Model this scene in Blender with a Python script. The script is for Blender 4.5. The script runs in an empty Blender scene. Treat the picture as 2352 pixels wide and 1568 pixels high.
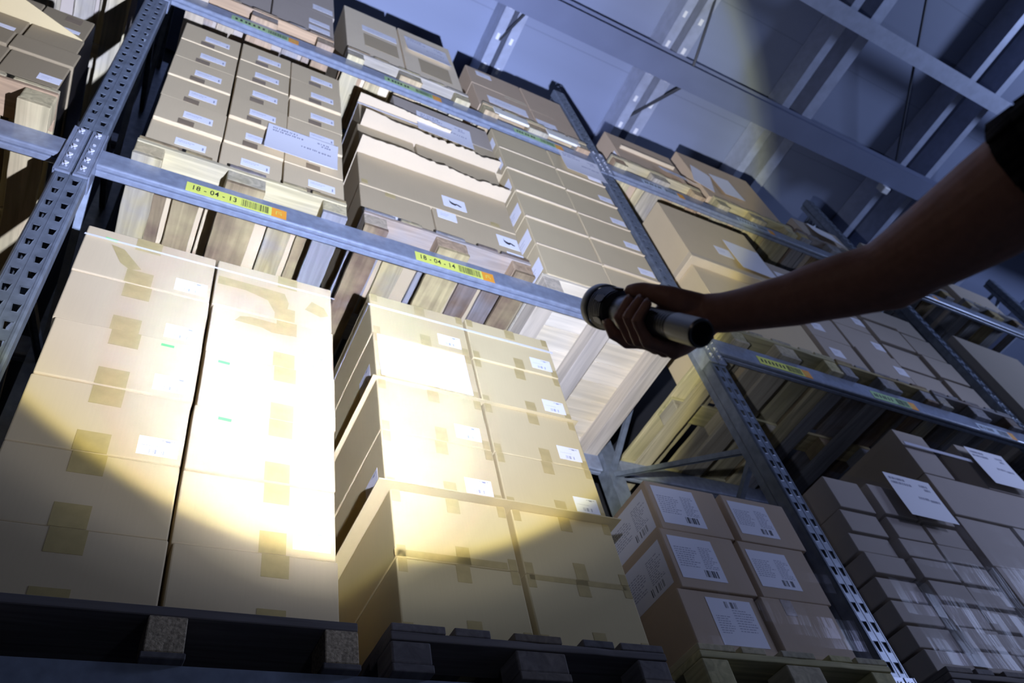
import bpy, bmesh, math, random
from mathutils import Vector, Matrix, Quaternion
rnd = random.Random(7)
SC = bpy.context.scene
COL = SC.collection
V = Vector

# ------------------------------------------------------------------ camera
CAM = V((0.27620, -1.57284, 1.05))
R0 = V((0.87636, -0.44382, -0.18711))      # image right
R1 = V((0.23539, 0.73357, -0.63754))       # image down
R2 = V((0.42021, 0.51467, 0.74735))        # view direction
cd = bpy.data.cameras.new('camera')
cam = bpy.data.objects.new('camera', cd)
COL.objects.link(cam)
m = Matrix((R0, -R1, -R2)).transposed().to_4x4()
m.translation = CAM
cam.matrix_world = m
cd.sensor_width = 36.0
cd.lens = 1789.28 / 2352 * 36
cd.clip_start = 0.05
cd.dof.use_dof = True
cd.dof.focus_distance = 1.6
cd.dof.aperture_fstop = 5.6
SC.camera = cam


# ------------------------------------------------------------------ materials
def new_mat(name):
    mt = bpy.data.materials.new(name)
    mt.use_nodes = True
    nt = mt.node_tree
    b = nt.nodes['Principled BSDF']
    return mt, nt, b


def plain(name, col, rough=0.6, metal=0.0, spec=0.5, var=0.0, bump=0.0, bscale=60.0):
    mt, nt, b = new_mat(name)
    b.inputs['Roughness'].default_value = rough
    b.inputs['Metallic'].default_value = metal
    b.inputs['Specular IOR Level'].default_value = spec
    b.inputs['Base Color'].default_value = (*col, 1)
    if var > 0 or bump > 0:
        tc = nt.nodes.new('ShaderNodeTexCoord')
        nz = nt.nodes.new('ShaderNodeTexNoise')
        nz.inputs['Scale'].default_value = bscale
        nz.inputs['Detail'].default_value = 4
        nt.links.new(tc.outputs['Object'], nz.inputs['Vector'])
    if var > 0:
        mr = nt.nodes.new('ShaderNodeMapRange')
        mr.inputs['From Min'].default_value = 0.3
        mr.inputs['From Max'].default_value = 0.7
        mr.inputs['To Min'].default_value = 1 - var
        mr.inputs['To Max'].default_value = 1 + var
        nt.links.new(nz.outputs['Fac'], mr.inputs['Value'])
        hs = nt.nodes.new('ShaderNodeHueSaturation')
        hs.inputs['Color'].default_value = (*col, 1)
        nt.links.new(mr.outputs['Result'], hs.inputs['Value'])
        nt.links.new(hs.outputs['Color'], b.inputs['Base Color'])
    if bump > 0:
        bp = nt.nodes.new('ShaderNodeBump')
        bp.inputs['Strength'].default_value = bump
        bp.inputs['Distance'].default_value = 0.004
        nt.links.new(nz.outputs['Fac'], bp.inputs['Height'])
        nt.links.new(bp.outputs['Normal'], b.inputs['Normal'])
    return mt


def cardboard(name, col, var=0.07):
    """kraft board: soft blotches, faint vertical flutes, small tone change per box"""
    mt, nt, b = new_mat(name)
    N, L = nt.nodes, nt.links
    tc = N.new('ShaderNodeTexCoord')
    oi = N.new('ShaderNodeObjectInfo')
    n1 = N.new('ShaderNodeTexNoise')
    n1.inputs['Scale'].default_value = 7
    n1.inputs['Detail'].default_value = 5
    L.new(tc.outputs['Object'], n1.inputs['Vector'])
    mp = N.new('ShaderNodeMapping')
    mp.inputs['Scale'].default_value = (120, 120, 6)
    L.new(tc.outputs['Object'], mp.inputs['Vector'])
    n2 = N.new('ShaderNodeTexNoise')
    n2.inputs['Scale'].default_value = 1.5
    n2.inputs['Detail'].default_value = 3
    L.new(mp.outputs['Vector'], n2.inputs['Vector'])
    a1 = N.new('ShaderNodeMath'); a1.operation = 'MULTIPLY_ADD'
    a1.inputs[1].default_value = var * 2.0
    a1.inputs[2].default_value = 1.0 - var * 2.0
    L.new(n1.outputs['Fac'], a1.inputs[0])
    a2 = N.new('ShaderNodeMath'); a2.operation = 'MULTIPLY_ADD'
    a2.inputs[1].default_value = var * 1.2
    L.new(n2.outputs['Fac'], a2.inputs[0])
    L.new(a1.outputs[0], a2.inputs[2])
    a3 = N.new('ShaderNodeMath'); a3.operation = 'MULTIPLY_ADD'
    a3.inputs[1].default_value = var * 1.6
    L.new(oi.outputs['Random'], a3.inputs[0])
    L.new(a2.outputs[0], a3.inputs[2])
    hs = N.new('ShaderNodeHueSaturation')
    hs.inputs['Color'].default_value = (*col, 1)
    L.new(a3.outputs[0], hs.inputs['Value'])
    L.new(hs.outputs['Color'], b.inputs['Base Color'])
    b.inputs['Roughness'].default_value = 0.8
    b.inputs['Specular IOR Level'].default_value = 0.25
    bp = N.new('ShaderNodeBump')
    bp.inputs['Strength'].default_value = 0.12
    bp.inputs['Distance'].default_value = 0.003
    L.new(n1.outputs['Fac'], bp.inputs['Height'])
    L.new(bp.outputs['Normal'], b.inputs['Normal'])
    return mt


def wood(name, cols, axis, spread=1.0, rough=0.8, lo=0.66):
    """sawn boards: grain along one axis, tone per board from its own random number"""
    mt, nt, b = new_mat(name)
    N, L = nt.nodes, nt.links
    tc = N.new('ShaderNodeTexCoord')
    oi = N.new('ShaderNodeObjectInfo')
    off = N.new('ShaderNodeVectorMath'); off.operation = 'SCALE'
    off.inputs['Scale'].default_value = 1.0
    cmb = N.new('ShaderNodeCombineXYZ')
    mul = N.new('ShaderNodeMath'); mul.operation = 'MULTIPLY'; mul.inputs[1].default_value = 37.0
    L.new(oi.outputs['Random'], mul.inputs[0])
    for k in range(3):
        L.new(mul.outputs[0], cmb.inputs[k])
    add = N.new('ShaderNodeVectorMath'); add.operation = 'ADD'
    L.new(tc.outputs['Object'], add.inputs[0])
    L.new(cmb.outputs[0], add.inputs[1])
    mp = N.new('ShaderNodeMapping')
    s = [28.0, 28.0, 28.0]
    s['XYZ'.index(axis)] = 1.6
    mp.inputs['Scale'].default_value = s
    L.new(add.outputs[0], mp.inputs['Vector'])
    n1 = N.new('ShaderNodeTexNoise')
    n1.inputs['Scale'].default_value = 1.0
    n1.inputs['Detail'].default_value = 6
    n1.inputs['Distortion'].default_value = 1.2
    L.new(mp.outputs['Vector'], n1.inputs['Vector'])
    n2 = N.new('ShaderNodeTexNoise')
    n2.inputs['Scale'].default_value = 6.0
    n2.inputs['Detail'].default_value = 4
    L.new(add.outputs[0], n2.inputs['Vector'])
    cr = N.new('ShaderNodeValToRGB')
    e = cr.color_ramp.elements
    while len(e) < len(cols):
        e.new(0.5)
    for i, c in enumerate(cols):
        e[i].position = i / (len(cols) - 1) if len(cols) > 1 else 0
        e[i].color = (*c, 1)
    mixv = N.new('ShaderNodeMath'); mixv.operation = 'MULTIPLY_ADD'
    mixv.inputs[1].default_value = 0.5
    L.new(n2.outputs['Fac'], mixv.inputs[0])
    sp = N.new('ShaderNodeMath'); sp.operation = 'MULTIPLY_ADD'
    sp.inputs[1].default_value = spread
    sp.inputs[2].default_value = 0.5 - spread / 2 - 0.25
    L.new(oi.outputs['Random'], sp.inputs[0])
    L.new(sp.outputs[0], mixv.inputs[2])
    L.new(mixv.outputs[0], cr.inputs['Fac'])
    hs = N.new('ShaderNodeHueSaturation')
    mr = N.new('ShaderNodeMapRange')
    mr.inputs['From Min'].default_value = 0.3
    mr.inputs['From Max'].default_value = 0.72
    mr.inputs['To Min'].default_value = lo
    mr.inputs['To Max'].default_value = 1.15
    L.new(n1.outputs['Fac'], mr.inputs['Value'])
    L.new(mr.outputs['Result'], hs.inputs['Value'])
    L.new(cr.outputs['Color'], hs.inputs['Color'])
    L.new(hs.outputs['Color'], b.inputs['Base Color'])
    b.inputs['Roughness'].default_value = rough
    b.inputs['Specular IOR Level'].default_value = 0.2
    bp = N.new('ShaderNodeBump')
    bp.inputs['Strength'].default_value = 0.25
    bp.inputs['Distance'].default_value = 0.003
    L.new(n1.outputs['Fac'], bp.inputs['Height'])
    L.new(bp.outputs['Normal'], b.inputs['Normal'])
    return mt


M = {}
M['board_beige'] = cardboard('cardboard_beige', (0.65, 0.53, 0.33), 0.05)
M['board_kraft'] = cardboard('cardboard_kraft', (0.63, 0.52, 0.28), 0.05)
M['board_grey'] = cardboard('cardboard_grey_brown', (0.64, 0.52, 0.32), 0.05)
M['board_brown'] = cardboard('cardboard_brown', (0.56, 0.43, 0.29), 0.06)
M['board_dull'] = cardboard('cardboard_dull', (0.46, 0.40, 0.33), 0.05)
M['board_pale'] = cardboard('cardboard_pale', (0.60, 0.50, 0.34), 0.06)
M['board_warm'] = cardboard('cardboard_warm', (0.50, 0.405, 0.25), 0.05)
M['board_light'] = cardboard('cardboard_light', (0.80, 0.68, 0.47), 0.05)
M['board_olive'] = cardboard('cardboard_olive', (0.60, 0.495, 0.295), 0.05)
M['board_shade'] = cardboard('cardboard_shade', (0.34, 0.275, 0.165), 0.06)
M['tape'] = plain('brown_tape', (0.52, 0.41, 0.18), 0.28, 0, 0.5, 0.1, 0.25, 25)
M['tape_dark'] = plain('dark_tape', (0.27, 0.2, 0.12), 0.3, 0, 0.5, 0.12, 0.2, 25)
M['paper'] = plain('white_paper', (0.90, 0.905, 0.95), 0.6, 0, 0.3)
M['ink'] = plain('printing_ink', (0.36, 0.37, 0.46), 0.6)
M['ink_black'] = plain('black_ink', (0.02, 0.02, 0.025), 0.6)
M['green'] = plain('green_sticker', (0.16, 0.85, 0.20), 0.5)
M['tag_yellow'] = plain('tag_yellow', (0.80, 0.86, 0.16), 0.45)
M['tag_green'] = plain('tag_green', (0.42, 0.66, 0.30), 0.45)
M['tag_orange'] = plain('tag_orange', (0.95, 0.40, 0.04), 0.45)
M['tag_pale'] = plain('tag_pale', (0.55, 0.66, 0.78), 0.45)
M['steel'] = plain('galvanised_steel', (0.265, 0.305, 0.39), 0.30, 0.2, 0.5, 0.16, 0.08, 30)
M['steel_dark'] = plain('weathered_steel', (0.18, 0.215, 0.27), 0.40, 0.3, 0.5, 0.25, 0.1, 22)
M['steel_bright'] = plain('bare_zinc', (0.88, 0.89, 0.92), 0.3, 0.1, 0.6)
M['roof_steel'] = plain('painted_roof_steel', (0.15, 0.178, 0.275), 0.5, 0.1, 0.4, 0.06, 0, 3)
M['roof_rail'] = plain('zinc_roof_rail', (0.34, 0.38, 0.50), 0.45, 0.15, 0.5, 0.1, 0, 12)
M['rod'] = plain('dark_rod', (0.05, 0.055, 0.07), 0.5, 0.2)
M['strap'] = plain('plastic_strap', (0.80, 0.80, 0.84), 0.3, 0, 0.5)
M['black_wrap'] = plain('black_film', (0.020, 0.017, 0.016), 0.3, 0, 0.5, 0.2, 0.6, 9)
M['chip'] = plain('chipboard', (0.44, 0.36, 0.25), 0.85, 0, 0.2, 0.45, 0.5, 170)
M['skin'] = plain('skin', (0.40, 0.21, 0.145), 0.5, 0, 0.35, 0.08, 0.15, 90)
M['nail'] = plain('fingernail', (0.36, 0.22, 0.18), 0.3, 0, 0.5)
M['shirt'] = plain('black_cotton', (0.012, 0.012, 0.014), 0.9, 0, 0.1, 0.2, 0.3, 200)
M['anodised'] = plain('black_anodised', (0.05, 0.052, 0.058), 0.33, 0.6, 0.5)
M['anodised_grey'] = plain('grey_anodised', (0.13, 0.135, 0.14), 0.3, 0.8, 0.5)
M['concrete'] = plain('concrete', (0.20, 0.20, 0.20), 0.7, 0, 0.3, 0.15, 0.1, 3)
M['wallpaint'] = plain('dark_wall_sheet', (0.022, 0.023, 0.028), 0.8, 0, 0.2, 0.1, 0, 2)
M['white_plastic'] = plain('white_plastic', (0.75, 0.76, 0.78), 0.4)
GREY = (0.30, 0.295, 0.30); YEL = (0.50, 0.41, 0.20); BRN = (0.20, 0.135, 0.085); PALE = (0.64, 0.55, 0.31); TAN = (0.50, 0.35, 0.21)
for ax in 'XY':
    M['wood' + ax] = wood('pallet_wood_' + ax.lower(), [GREY, GREY, YEL, BRN, GREY], ax, 1.3)
    M['wood_pale' + ax] = wood('pale_wood_' + ax.lower(), [PALE, (0.45, 0.41, 0.34), PALE, TAN], ax, 1.2)
    M['wood_peach' + ax] = wood('peach_wood_' + ax.lower(), [TAN, (0.36, 0.35, 0.34), TAN, (0.5, 0.42, 0.3)], ax, 1.2)
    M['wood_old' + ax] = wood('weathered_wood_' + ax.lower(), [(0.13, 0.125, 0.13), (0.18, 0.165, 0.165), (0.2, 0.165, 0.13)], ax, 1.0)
    M['wood_yellow' + ax] = wood('yellowed_wood_' + ax.lower(), [(0.50, 0.44, 0.30), (0.58, 0.50, 0.30), (0.50, 0.45, 0.22), (0.40, 0.36, 0.27)], ax, 1.3)
M['wood_ply'] = wood('light_planks', [(0.78, 0.68, 0.48), (0.72, 0.66, 0.52), (0.74, 0.62, 0.38)], 'X', 1.2, 0.8, 0.86)
M['wood_plyY'] = wood('light_skids', [(0.62, 0.55, 0.42), (0.58, 0.52, 0.42), (0.62, 0.53, 0.38)], 'Y', 1.0, 0.8, 0.75)
M['white_paint'] = plain('white_painted_wood', (0.80, 0.79, 0.70), 0.7, 0, 0.2, 0.06, 0.2, 20)


def ceiling_mat():
    mt, nt, b = new_mat('roof_sheet')
    N, L = nt.nodes, nt.links
    tc = N.new('ShaderNodeTexCoord')
    mp = N.new('ShaderNodeMapping')
    mp.inputs['Scale'].default_value = (0.15, 2.6, 1)
    L.new(tc.outputs['Object'], mp.inputs['Vector'])
    n = N.new('ShaderNodeTexNoise'); n.inputs['Scale'].default_value = 1.2
    L.new(mp.outputs['Vector'], n.inputs['Vector'])
    sx = N.new('ShaderNodeSeparateXYZ')
    L.new(tc.outputs['Object'], sx.inputs[0])
    md = N.new('ShaderNodeMath'); md.operation = 'PINGPONG'; md.inputs[1].default_value = 0.5
    L.new(sx.outputs['Y'], md.inputs[0])
    gt = N.new('ShaderNodeMath'); gt.operation = 'LESS_THAN'; gt.inputs[1].default_value = 0.006
    L.new(md.outputs[0], gt.inputs[0])
    hs = N.new('ShaderNodeHueSaturation')
    hs.inputs['Color'].default_value = (0.20, 0.236, 0.345, 1)
    mr = N.new('ShaderNodeMapRange')
    mr.inputs['To Min'].default_value = 0.9; mr.inputs['To Max'].default_value = 1.1
    L.new(n.outputs['Fac'], mr.inputs['Value'])
    sb = N.new('ShaderNodeMath'); sb.operation = 'MULTIPLY_ADD'
    sb.inputs[1].default_value = -0.18
    L.new(gt.outputs[0], sb.inputs[0]); L.new(mr.outputs['Result'], sb.inputs[2])
    L.new(sb.outputs[0], hs.inputs['Value'])
    L.new(hs.outputs['Color'], b.inputs['Base Color'])
    b.inputs['Roughness'].default_value = 0.6
    return mt


M['ceiling'] = ceiling_mat()


def film_mat():
    mt, nt, b = new_mat('clear_stretch_film')
    N, L = nt.nodes, nt.links
    out = [n for n in N if n.type == 'OUTPUT_MATERIAL'][0]
    tr = N.new('ShaderNodeBsdfTransparent')
    tr.inputs['Color'].default_value = (0.95, 0.95, 0.97, 1)
    gl = N.new('ShaderNodeBsdfGlossy')
    gl.inputs['Roughness'].default_value = 0.2
    gl.inputs['Color'].default_value = (0.9, 0.9, 0.95, 1)
    tc = N.new('ShaderNodeTexCoord')
    mp = N.new('ShaderNodeMapping')
    mp.inputs['Scale'].default_value = (34, 34, 2.2)
    L.new(tc.outputs['Object'], mp.inputs['Vector'])
    n = N.new('ShaderNodeTexNoise'); n.inputs['Scale'].default_value = 1.0; n.inputs['Detail'].default_value = 3
    L.new(mp.outputs['Vector'], n.inputs['Vector'])
    bp = N.new('ShaderNodeBump'); bp.inputs['Strength'].default_value = 0.35; bp.inputs['Distance'].default_value = 0.006
    L.new(n.outputs['Fac'], bp.inputs['Height'])
    L.new(bp.outputs['Normal'], gl.inputs['Normal'])
    mx = N.new('ShaderNodeMixShader'); mx.inputs['Fac'].default_value = 0.012
    L.new(tr.outputs[0], mx.inputs[1]); L.new(gl.outputs[0], mx.inputs[2])
    L.new(mx.outputs[0], out.inputs['Surface'])
    return mt


M['film'] = film_mat()


def glass_mat():
    mt, nt, b = new_mat('lens_glass')
    b.inputs['Base Color'].default_value = (0.9, 0.95, 1, 1)
    b.inputs['Roughness'].default_value = 0.05
    b.inputs['Transmission Weight'].default_value = 1.0
    return mt


M['glass'] = glass_mat()


# ------------------------------------------------------------------ mesh helpers
class MB:
    def __init__(s):
        s.v, s.f, s.mi = [], [], []

    def quad(s, pts, mi=0):
        n = len(s.v)
        s.v += [tuple(p) for p in pts]
        s.f.append(tuple(range(n, n + len(pts))))
        s.mi.append(mi)

    def box(s, x0, x1, y0, y1, z0, z1, mi=0):
        n = len(s.v)
        s.v += [(x0, y0, z0), (x1, y0, z0), (x1, y1, z0), (x0, y1, z0), (x0, y0, z1), (x1, y0, z1), (x1, y1, z1), (x0, y1, z1)]
        for f in ((0, 3, 2, 1), (4, 5, 6, 7), (0, 1, 5, 4), (1, 2, 6, 5), (2, 3, 7, 6), (3, 0, 4, 7)):
            s.f.append(tuple(n + i for i in f)); s.mi.append(mi)

    def prism(s, prof, a, b, axis, mi=0):
        """closed profile of (p,q) swept from a to b along an axis"""
        n = len(s.v); k = len(prof)
        for t in (a, b):
            for p, q in prof:
                s.v.append({'X': (t, p, q), 'Y': (p, t, q), 'Z': (p, q, t)}[axis])
        for i in range(k):
            j = (i + 1) % k
            s.f.append((n + i, n + j, n + k + j, n + k + i)); s.mi.append(mi)
        s.f.append(tuple(n + i for i in range(k))); s.mi.append(mi)
        s.f.append(tuple(n + k + i for i in range(k))); s.mi.append(mi)

    def tube(s, pts, rads, seg=16, mi=0, cap=True):
        """round tapered tube through points"""
        pts = [V(p) for p in pts]
        n0 = len(s.v)
        up = V((0, 0, 1))
        prev = None
        rings = []
        for i, p in enumerate(pts):
            d = (pts[min(i + 1, len(pts) - 1)] - pts[max(i - 1, 0)]).normalized()
            if prev is None:
                a = d.cross(up if abs(d.z) < 0.9 else V((1, 0, 0))).normalized()
            else:
                a = (prev - d * prev.dot(d)).normalized()
            prev = a
            b = d.cross(a)
            rings.append((p, d, a, b, rads[i]))
        full = []
        if cap:
            p, d, a, b, r = rings[0]
            for t in (80, 55, 28):
                full.append((p - d * r * math.sin(math.radians(t)), a, b, r * math.cos(math.radians(t))))
        full += [(p, a, b, r) for p, d, a, b, r in rings]
        if cap:
            p, d, a, b, r = rings[-1]
            for t in (28, 55, 80):
                full.append((p + d * r * math.sin(math.radians(t)), a, b, r * math.cos(math.radians(t))))
        for p, a, b, r in full:
            for k in range(seg):
                t = 2 * math.pi * k / seg
                s.v.append(tuple(p + a * (r * math.cos(t)) + b * (r * math.sin(t))))
        for i in range(len(full) - 1):
            for k in range(seg):
                k2 = (k + 1) % seg
                s.f.append((n0 + i * seg + k, n0 + i * seg + k2, n0 + (i + 1) * seg + k2, n0 + (i + 1) * seg + k)); s.mi.append(mi)
        s.f.append(tuple(n0 + k for k in range(seg))[::-1]); s.mi.append(mi)
        e = n0 + (len(full) - 1) * seg
        s.f.append(tuple(e + k for k in range(seg))); s.mi.append(mi)

    def lathe(s, prof, seg=40, mi=0):
        """profile of (r, z) around Z"""
        n0 = len(s.v)
        for r, z in prof:
            for k in range(seg):
                t = 2 * math.pi * k / seg
                s.v.append((r * math.cos(t), r * math.sin(t), z))
        for i in range(len(prof) - 1):
            for k in range(seg):
                k2 = (k + 1) % seg
                s.f.append((n0 + i * seg + k, n0 + i * seg + k2, n0 + (i + 1) * seg + k2, n0 + (i + 1) * seg + k)); s.mi.append(mi)

    def mesh(s, name, mats, bevel=0.0, seg=2, smooth=False):
        me = bpy.data.meshes.new(name)
        me.from_pydata(s.v, [], s.f)
        for mt in mats:
            me.materials.append(mt)
        for p, i in zip(me.polygons, s.mi):
            p.material_index = i
        bm = bmesh.new(); bm.from_mesh(me)
        bmesh.ops.recalc_face_normals(bm, faces=bm.faces[:])
        if bevel > 0:
            bmesh.ops.bevel(bm, geom=bm.edges[:], offset=bevel, segments=seg, affect='EDGES', profile=0.5, clamp_overlap=True)
        if smooth:
            for f in bm.faces:
                f.smooth = True
        bm.to_mesh(me); bm.free()
        me.update()
        return me


def link(name, data, parent=None, loc=(0, 0, 0)):
    o = bpy.data.objects.new(name, data)
    COL.objects.link(o)
    o.location = loc
    if parent is not None:
        o.parent = parent
    return o


def tag(o, label, cat, group=None):
    o['label'] = label; o['category'] = cat
    if group:
        o['group'] = group
    return o


def thing(name, label, cat, loc=(0, 0, 0), group=None):
    return tag(link(name, None, None, loc), label, cat, group)


def structure(o):
    o['kind'] = 'structure'
    return o


CACHE = {}


def board_mesh(dx, dy, dz, mat, bev=0.003, rough=0.0, key=''):
    """box centred in x,y with its base at z=0"""
    k = ('b', round(dx, 4), round(dy, 4), round(dz, 4), mat, bev, rough, key)
    if k not in CACHE:
        b = MB(); b.box(-dx / 2, dx / 2, -dy / 2, dy / 2, 0, dz)
        me = b.mesh('board', [M[mat]], bev, 1 if bev < 0.003 else 2)
        if rough > 0:
            bm = bmesh.new(); bm.from_mesh(me)
            ax = 0 if dx > dy else 1
            cuts = [e for e in bm.edges if abs((e.verts[0].co - e.verts[1].co)[ax]) > 0.5 * max(dx, dy)]
            bmesh.ops.subdivide_edges(bm, edges=cuts, cuts=max(4, int(max(dx, dy) / 0.06)), use_grid_fill=True)
            rr = random.Random(hash(key) % 9999 + int(dx * 1000))
            ph = [rr.random() * 6 for _ in range(6)]
            for v in bm.verts:
                t = v.co[ax]
                w = rough * (math.sin(t * 23 + ph[0]) + 0.6 * math.sin(t * 61 + ph[1]) + 0.5 * math.sin(t * 143 + ph[2]))
                if v.co.z < dz * 0.5:
                    v.co.z += abs(w) * 0.4
                else:
                    v.co.z -= abs(w) * 0.3
                v.co[1 - ax] += w * 0.6 * (1 if v.co[1 - ax] > 0 else -1)
            bm.to_mesh(me); bm.free()
        CACHE[k] = me
    return CACHE[k]


# ------------------------------------------------------------------ paper labels (local frame: x right, z up, facing -y)
def label_mesh(kind, w, h):
    k = ('l', kind, round(w, 4), round(h, 4))
    if k in CACHE:
        return CACHE[k]
    rr = random.Random(len(CACHE) * 13 + 5)
    b = MB()
    b.box(-w / 2, w / 2, -0.0006, 0.0, -h / 2, h / 2, 0)

    def ink(u0, v0, u1, v1, mi=1):
        y = -0.0009
        b.quad([(-w / 2 + u0 * w, y, -h / 2 + v0 * h), (-w / 2 + u1 * w, y, -h / 2 + v0 * h), (-w / 2 + u1 * w, y, -h / 2 + v1 * h), (-w / 2 + u0 * w, y, -h / 2 + v1 * h)], mi)

    def textline(u0, u1, v, t):
        u = u0
        while u < u1 - 0.01:
            L = rr.uniform(0.02, 0.075)
            ink(u, v, min(u + L, u1), v + t)
            u += L + rr.uniform(0.012, 0.025)

    def barcode(u0, v0, u1, v1, n=22, mi=1):
        u = u0
        st = (u1 - u0) / n
        for i in range(n):
            if rr.random() < 0.62:
                ink(u, v0, u + st * rr.uniform(0.35, 0.95), v1, mi)
            u += st
    if kind == 'small':
        textline(0.08, 0.62, 0.66, 0.06); textline(0.08, 0.5, 0.48, 0.05)
        ink(0.88, 0.2, 0.93, 0.6)
    elif kind == 'plain':
        textline(0.15, 0.6, 0.6, 0.04); textline(0.15, 0.5, 0.4, 0.04)
    elif kind == 'ship':
        textline(0.55, 0.92, 0.86, 0.035); ink(0.66, 0.80, 0.78, 0.90, 1)
        barcode(0.30, 0.10, 0.68, 0.32, 20)
        textline(0.1, 0.6, 0.5, 0.02)
    elif kind == 'big':
        for i in range(9):
            textline(0.06, rr.uniform(0.4, 0.55), 0.72 - i * 0.055, 0.018)
        for i in range(12):
            textline(0.62, rr.uniform(0.8, 0.95), 0.78 - i * 0.045, 0.016)
        barcode(0.55, 0.08, 0.85, 0.24, 16, 2)
    elif kind == 'big_flip':
        for i in range(9):
            textline(0.5, rr.uniform(0.8, 0.95), 0.75 - i * 0.055, 0.018)
        for i in range(8):
            textline(0.08, rr.uniform(0.3, 0.42), 0.6 - i * 0.05, 0.016)
        barcode(0.36, 0.80, 0.66, 0.94, 16, 2)
    elif kind == 'note':
        for v, u0, u1 in ((0.80, 0.07, 0.40), (0.69, 0.07, 0.48), (0.74, 0.70, 0.86), (0.66, 0.76, 0.88), (0.42, 0.50, 0.70), (0.40, 0.72, 0.90)):
            textline(u0, u1, v, 0.06)
    elif kind == 'mark':
        # white label with a thick black swoosh shaped mark
        pts = [(0.32, 0.74), (0.30, 0.58), (0.38, 0.46), (0.52, 0.40), (0.60, 0.48), (0.70, 0.40), (0.80, 0.36)]
        th = [0.05, 0.09, 0.11, 0.10, 0.06, 0.08, 0.03]
        for i in range(len(pts) - 1):
            (u0, v0), (u1, v1) = pts[i], pts[i + 1]
            y = -0.0009
            b.quad([(-w / 2 + u0 * w, y, -h / 2 + (v0 - th[i]) * h), (-w / 2 + u1 * w, y, -h / 2 + (v1 - th[i + 1]) * h),
                    (-w / 2 + u1 * w, y, -h / 2 + (v1 + th[i + 1]) * h), (-w / 2 + u0 * w, y, -h / 2 + (v0 + th[i]) * h)], 2)
    me = b.mesh('label', [M['paper'], M['ink'], M['ink_black']])
    CACHE[k] = me
    return me


def flat_mesh(w, h, mat, t=0.0005):
    k = ('f', round(w, 4), round(h, 4), mat)
    if k not in CACHE:
        b = MB(); b.box(-w / 2, w / 2, -t, 0, -h / 2, h / 2)
        CACHE[k] = b.mesh('patch', [M[mat]])
    return CACHE[k]


# ------------------------------------------------------------------ cardboard boxes
def box_mesh(dx, dy, dz, mat, flap=0.0):
    k = ('c', round(dx, 4), round(dy, 4), round(dz, 4), mat, flap)
    if k not in CACHE:
        b = MB(); b.box(-dx / 2, dx / 2, 0, dy, 0, dz)
        me = b.mesh('cardboard_box', [M[mat]], min(0.004, dz * 0.08), 2)
        if flap > 0:
            # closing flaps: thin board edges showing along the sides of the front
            b2 = MB()
            b2.box(-dx / 2 + 0.0005, -dx / 2 + 0.004, -0.0022, 0.004, 0.004, dz - 0.004)
            b2.box(dx / 2 - 0.004, dx / 2 - 0.0005, -0.0022, 0.004, 0.004, dz - 0.004)
            m2 = b2.mesh('f', [M[mat]])
            bm = bmesh.new(); bm.from_mesh(me); bm.from_mesh(m2); bm.to_mesh(me); bm.free()
        CACHE[k] = me
    return CACHE[k]


BOXES = []


def cbox(x0, x1, z0, z1, yf, depth, mat, label, group, jx=0.002, jy=0.004, rot=0.004, flap=0.0, gap=0.0016):
    dx, dz = x1 - x0 - gap * 2, z1 - z0 - gap
    o = link('cardboard_box', box_mesh(round(dx, 3), depth, round(dz, 3) if dz > 0.02 else dz, mat, flap))
    o.location = ((x0 + x1) / 2 + rnd.uniform(-jx, jx), yf + rnd.uniform(-jy, jy), z0 + gap / 2)
    o.rotation_euler = (0, 0, rnd.uniform(-rot, rot))
    tag(o, label, 'box', group)
    o['w'] = dx; o['h'] = dz
    BOXES.append(o)
    return o


def stick(o, kind, u, v, w, h, name='label', mat=None, rot=0.0, y=-0.0004, lab=None):
    """glue a label or tape on a box front; u across, v up, both 0..1 of the face; size in metres"""
    dx, dz = o['w'], o['h']
    me = label_mesh(kind, w, h) if mat is None else flat_mesh(w, h, mat)
    c = link(name, me, o)
    c.location = ((u - 0.5) * dx, y, v * dz)
    c.rotation_euler = (0, rot, 0)
    if lab:
        c['label'] = lab
    return c


def side_stick(o, kind, yy, v, w, h, side=-1, name='label', mat=None, lab=None):
    dx, dz = o['w'], o['h']
    me = label_mesh(kind, w, h) if mat is None else flat_mesh(w, h, mat)
    c = link(name, me, o)
    c.location = (side * (dx / 2 + 0.0004), yy, v * dz)
    c.rotation_euler = (0, 0, side * math.pi / 2)
    if lab:
        c['label'] = lab
    return c


def ordinal(i, n, lo, hi):
    """words for the i-th of n counted from lo"""
    if i == 0:
        return lo
    if i == n - 1:
        return hi
    return ['', 'second', 'third', 'fourth', 'fifth', 'sixth', 'seventh', 'eighth', 'ninth'][i]


def rowword(i, n):
    if i == 0:
        return 'bottom row'
    if i == n - 1:
        return 'top row'
    return ['', 'second', 'third', 'fourth', 'fifth', 'sixth', 'seventh', 'eighth'][i] + ' row up'


# ------------------------------------------------------------------ pallets
def place(name, me, parent, x, y, z):
    return link(name, me, parent, (x, y, z))


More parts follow.
